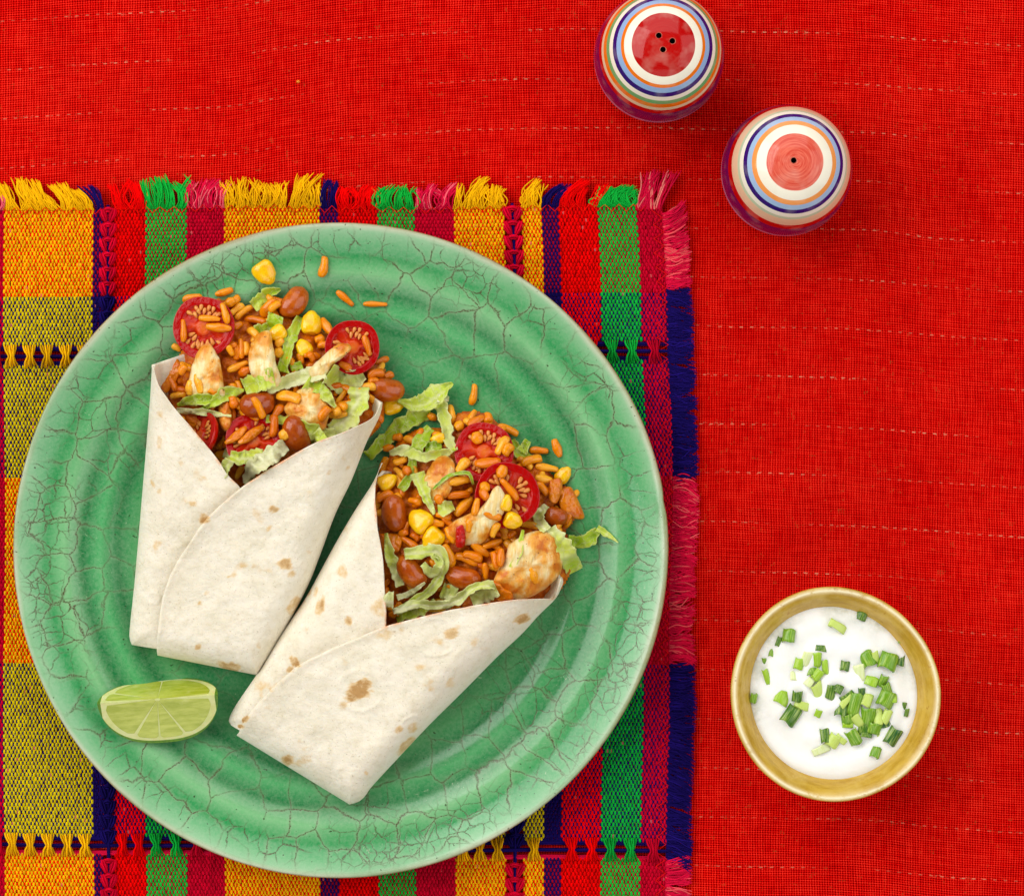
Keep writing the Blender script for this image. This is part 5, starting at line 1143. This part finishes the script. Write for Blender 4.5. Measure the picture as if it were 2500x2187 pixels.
SCAL = [(905, 385, 125, 55, 28, 'p', 'lying alone near the top of the cream'), (557, 455, 80, 90, 8, 'm', 'at the upper left edge of the cream'), (788, 547, 80, 42, 8, 'd', 'standing alone above the left cluster'), (630, 658, 60, 75, 15, 'b', 'in the left cluster, lowest left of the upper group'), (682, 620, 66, 100, 20, 'w', 'in the upper left cluster'), (755, 620, 66, 100, 2, 'b', 'in the upper left cluster, the brightest'), (820, 680, 40, 95, -5, 'b', 'at the right of the upper left cluster'), (718, 715, 70, 44, -10, 'm', 'under the upper left cluster'), (765, 735, 60, 80, 40, 'b', 'curled, under the upper left cluster'),
        (600, 745, 66, 70, 0, 'w', 'sunk in the cream below the upper left cluster'), (680, 775, 110, 66, 35, 'w', 'below the upper left cluster'), (962, 672, 60, 66, 10, 'd', 'standing alone in the middle of the cream'), (1065, 720, 80, 108, -5, 'w', 'ring, right of the middle'), (1130, 622, 90, 105, -22, 'm', 'tube at the upper right'), (1188, 610, 44, 90, -12, 'p', 'pale end beside the upper right tube'), (1275, 645, 118, 112, 20, 'm', 'broad, at the right wall'), (1150, 785, 96, 66, 20, 'b', 'below the upper right tube'), (1242, 778, 56, 84, 20, 'm', 'curled, below the broad right piece'), (1265, 835, 60, 80, -20, 'm', 'between the right hand pieces'), (1262, 912, 110, 110, 25, 'm', 'above the dark pile at the right'), (1310, 915, 60, 50, 0, 'b', 'small, right of the dark pile'),
        (393, 750, 38, 110, -18, 'b', 'thin, at the left edge of the cream'), (770, 852, 84, 118, -25, 'p', 'left of the dark pile'), (652, 842, 70, 62, 20, 'm', 'in the left cluster'), (615, 888, 64, 76, 5, 'd', 'dark ring in the left cluster'), (505, 905, 100, 96, 22, 'b', 'at the far left of the left cluster'), (650, 958, 100, 54, 20, 'p', 'below the dark ring of the left cluster'), (530, 985, 90, 50, -30, 'p', 'under the striped piece'), (570, 1036, 104, 130, 35, 'd', 'big striped piece at the bottom of the left cluster'), (738, 980, 60, 46, 30, 'w', 'right of the left cluster'), (770, 1017, 44, 54, 20, 'b', 'small, between the left cluster and the dark pile'),
        (860, 858, 66, 100, 10, 'd', 'left end of the dark pile'), (912, 840, 66, 60, 30, 'd', None), (1085, 872, 50, 86, 0, 't', None), (1122, 922, 74, 90, 20, 'p', None), (1000, 890, 150, 60, -30, 'd', None), (940, 985, 86, 110, 10, 'd', None), (1035, 950, 84, 160, 14, 'm', None), (972, 925, 44, 110, 40, 'p', None), (985, 1052, 84, 70, -10, 'm', None), (1050, 1062, 66, 90, -35, 'p', None), (1130, 1035, 96, 130, 5, 'm', None), (1208, 1048, 60, 110, 0, 'p', None), (1265, 1040, 56, 96, 25, 'p', None), (1090, 1122, 100, 90, -15, 'd', None), (1178, 1118, 90, 80, 10, 'm', None), (1250, 1110, 90, 54, -30, 't', None), (1025, 1182, 84, 112, -30, 'm', None), (985, 1105, 70, 34, 0, 'b', None), (1120, 1176, 74, 34, 5, 'd', None), (1215, 1176, 36, 50, -20, 'p', None),
        (1310, 1180, 92, 120, 30, 't', 'half sunk at the right wall below the dark pile'), (1187, 1305, 64, 74, 20, 'm', 'at the lower right edge of the cream'), (817, 1182, 62, 94, -6, 'd', 'at the bottom, standing beside pale shreds'), (880, 1215, 80, 90, 30, 'p', 'pale shred at the bottom'), (935, 1205, 80, 40, 40, 'p', 'curled pale shred at the bottom right'), (790, 1282, 120, 54, -25, 'w', 'lowest of all on the cream'), (1085, 312, 66, 60, 20, 'd', 'half sunk at the top edge of the cream'), (480, 495, 36, 66, 20, 'd', 'half sunk at the upper left wall'), (430, 572, 36, 60, 10, 'm', 'half sunk at the left wall'), (375, 632, 30, 40, 0, 'm', 'small, half sunk at the left wall'), (1368, 625, 56, 90, 10, 't', 'half sunk at the upper right wall'), (1370, 480, 30, 56, 5, 'm', 'half sunk high at the right wall'), (298, 905, 44, 66, 10, 'm', 'small, at the far left wall'), (1385, 960, 50, 50, 10, 'd', 'half sunk at the right wall beside the pile'), (1415, 1010, 30, 60, 10, 'd', 'thin, half sunk at the right wall')]
bc = P(BX, BY, BZ); SH = {}
for i, (x, y, w, h, deg, tn, where) in enumerate(SCAL):
    px, py = r6(x, y); sunk = where and 'sunk' in where
    lay = 0
    for (ox, oy), l in SH.items():
        if math.hypot(ox-px, oy-py) < 22: lay = max(lay, l+1)
    lay = min(lay, 5); SH[(px, py)] = lay
    arc = random.choice([.9, 1.4, 2.0, 2.7]) if tn != 'w' else .7
    z = .0323+(-.0003 if not sunk else -.0012)+lay*.0011+random.uniform(0, .0004); k = S*(1-z/H)
    o = bpy.data.objects.new('scallion_piece', scal_mesh(arc, i % 3)); link(o)
    hx_, hy_ = w/2/2.987*k*1.06, h/2/2.987*k*1.06
    o.matrix_world = Matrix.Translation(P(px, py, z)) @ Matrix.Rotation(-math.radians(deg), 4, 'Z') @ Matrix.Rotation(random.uniform(-.4, .4), 4, 'X') @ Matrix.Rotation(random.uniform(-.35, .35), 4, 'Y') @ Matrix.Diagonal((hx_, hy_, min(hx_, hy_)*.9, 1))
    md = o.modifiers.new('thickness', 'SOLIDIFY'); md.thickness = .12; md.offset = -1
    o.color = TONE[tn][0]
    tag(o, TONE[tn][1]+' chopped scallion piece '+(where or 'in the dark pile right of the middle of the cream'), 'scallion', 'scallions on the sour cream')

# ------------------------------------------------------------------ tell the heaped rice grains and pile scallions apart by their neighbours
MARK = {G1: [], G2: []}
for o in list(COL.objects):
    c = o.get('category')
    if c in ('tomato', 'bean', 'corn', 'chicken', 'onion'):
        p = o.matrix_world.translation if o.parent is None else o.location
        for g in (G1, G2): MARK[g].append((o.location.x, o.location.y, o['label']))
SHORT = {}
for g in (G1, G2):
    for o in [q for q in COL.objects if q.get('group') == g]:
        x, y = o.location.x, o.location.y
        best = min(MARK[g], key=lambda m: math.hypot(m[0]-x, m[1]-y)); dx, dy = x-best[0], y-best[1]
        side = ('right of' if dx > 0 else 'left of') if abs(dx) > abs(dy) else ('above' if dy > 0 else 'below')
        w = best[2].replace(',', '').split()[:9]
        while w[-1] in ('the', 'of', 'a', 'in', 'at', 'on', 'with', 'its', 'from', 'to', 'and', 'between', 'under', 'above', 'seen', 'mostly', 'two', 'next', 'by', 'behind', 'pressed', 'red', 'lying', 'half', 'larger', 'wrap', 'left', 'right', 'upper', 'lower', 'outer', 'inner', 'free', 'that'):
            if w[-1] == 'wrap': break
            w.pop()
        w = ' '.join(w)
        o['label'] = ('rice grain just %s the %s' % (side, w))
from collections import defaultdict
same = defaultdict(list)
for o in COL.objects:
    if o.get('group') in (G1, G2): same[o['label']].append(o)
for lb, os_ in same.items():
    rest = list(os_)
    for word, key in (('leftmost', lambda q: q.location.x), ('rightmost', lambda q: -q.location.x), ('uppermost', lambda q: -q.location.y), ('lowest', lambda q: q.location.y)):
        if len(os_) < 2 or not rest: break
        if len(os_) == 2 and word == 'uppermost': break
        p = min(rest, key=key); rest.remove(p); p['label'] = word+' '+lb
for o in [q for q in COL.objects if q.get('category') == 'scallion' and 'dark pile right of the middle' in q['label']]:
    c = P(*r6(1090, 1020), .027); dx, dy = o.location.x-c.x, o.location.y-c.y
    pos = 'in the centre' if math.hypot(dx, dy) < .0035 else (('on the right' if dx > 0 else 'on the left') if abs(dx) > abs(dy) else ('at the top' if dy > 0 else 'at the bottom'))
    o['label'] = o['label'].replace('in the dark pile right of the middle of the cream', pos+' of the dark pile')

# ------------------------------------------------------------------ crumb on the cloth
v, f = ellipsoid(9, 10, lambda v: v*np.array([1, .85, .8])*(1+.25*(fbm(v[:, 0]*2+4, v[:, 1]*2+v[:, 2], 3)-.5))[:, None])
o = mk('crumb', v*.0009, f, M['onion']); o.location = P(728, 200, .0006); tag(o, 'tiny orange crumb on the bare red cloth above the placemat', 'crumb')
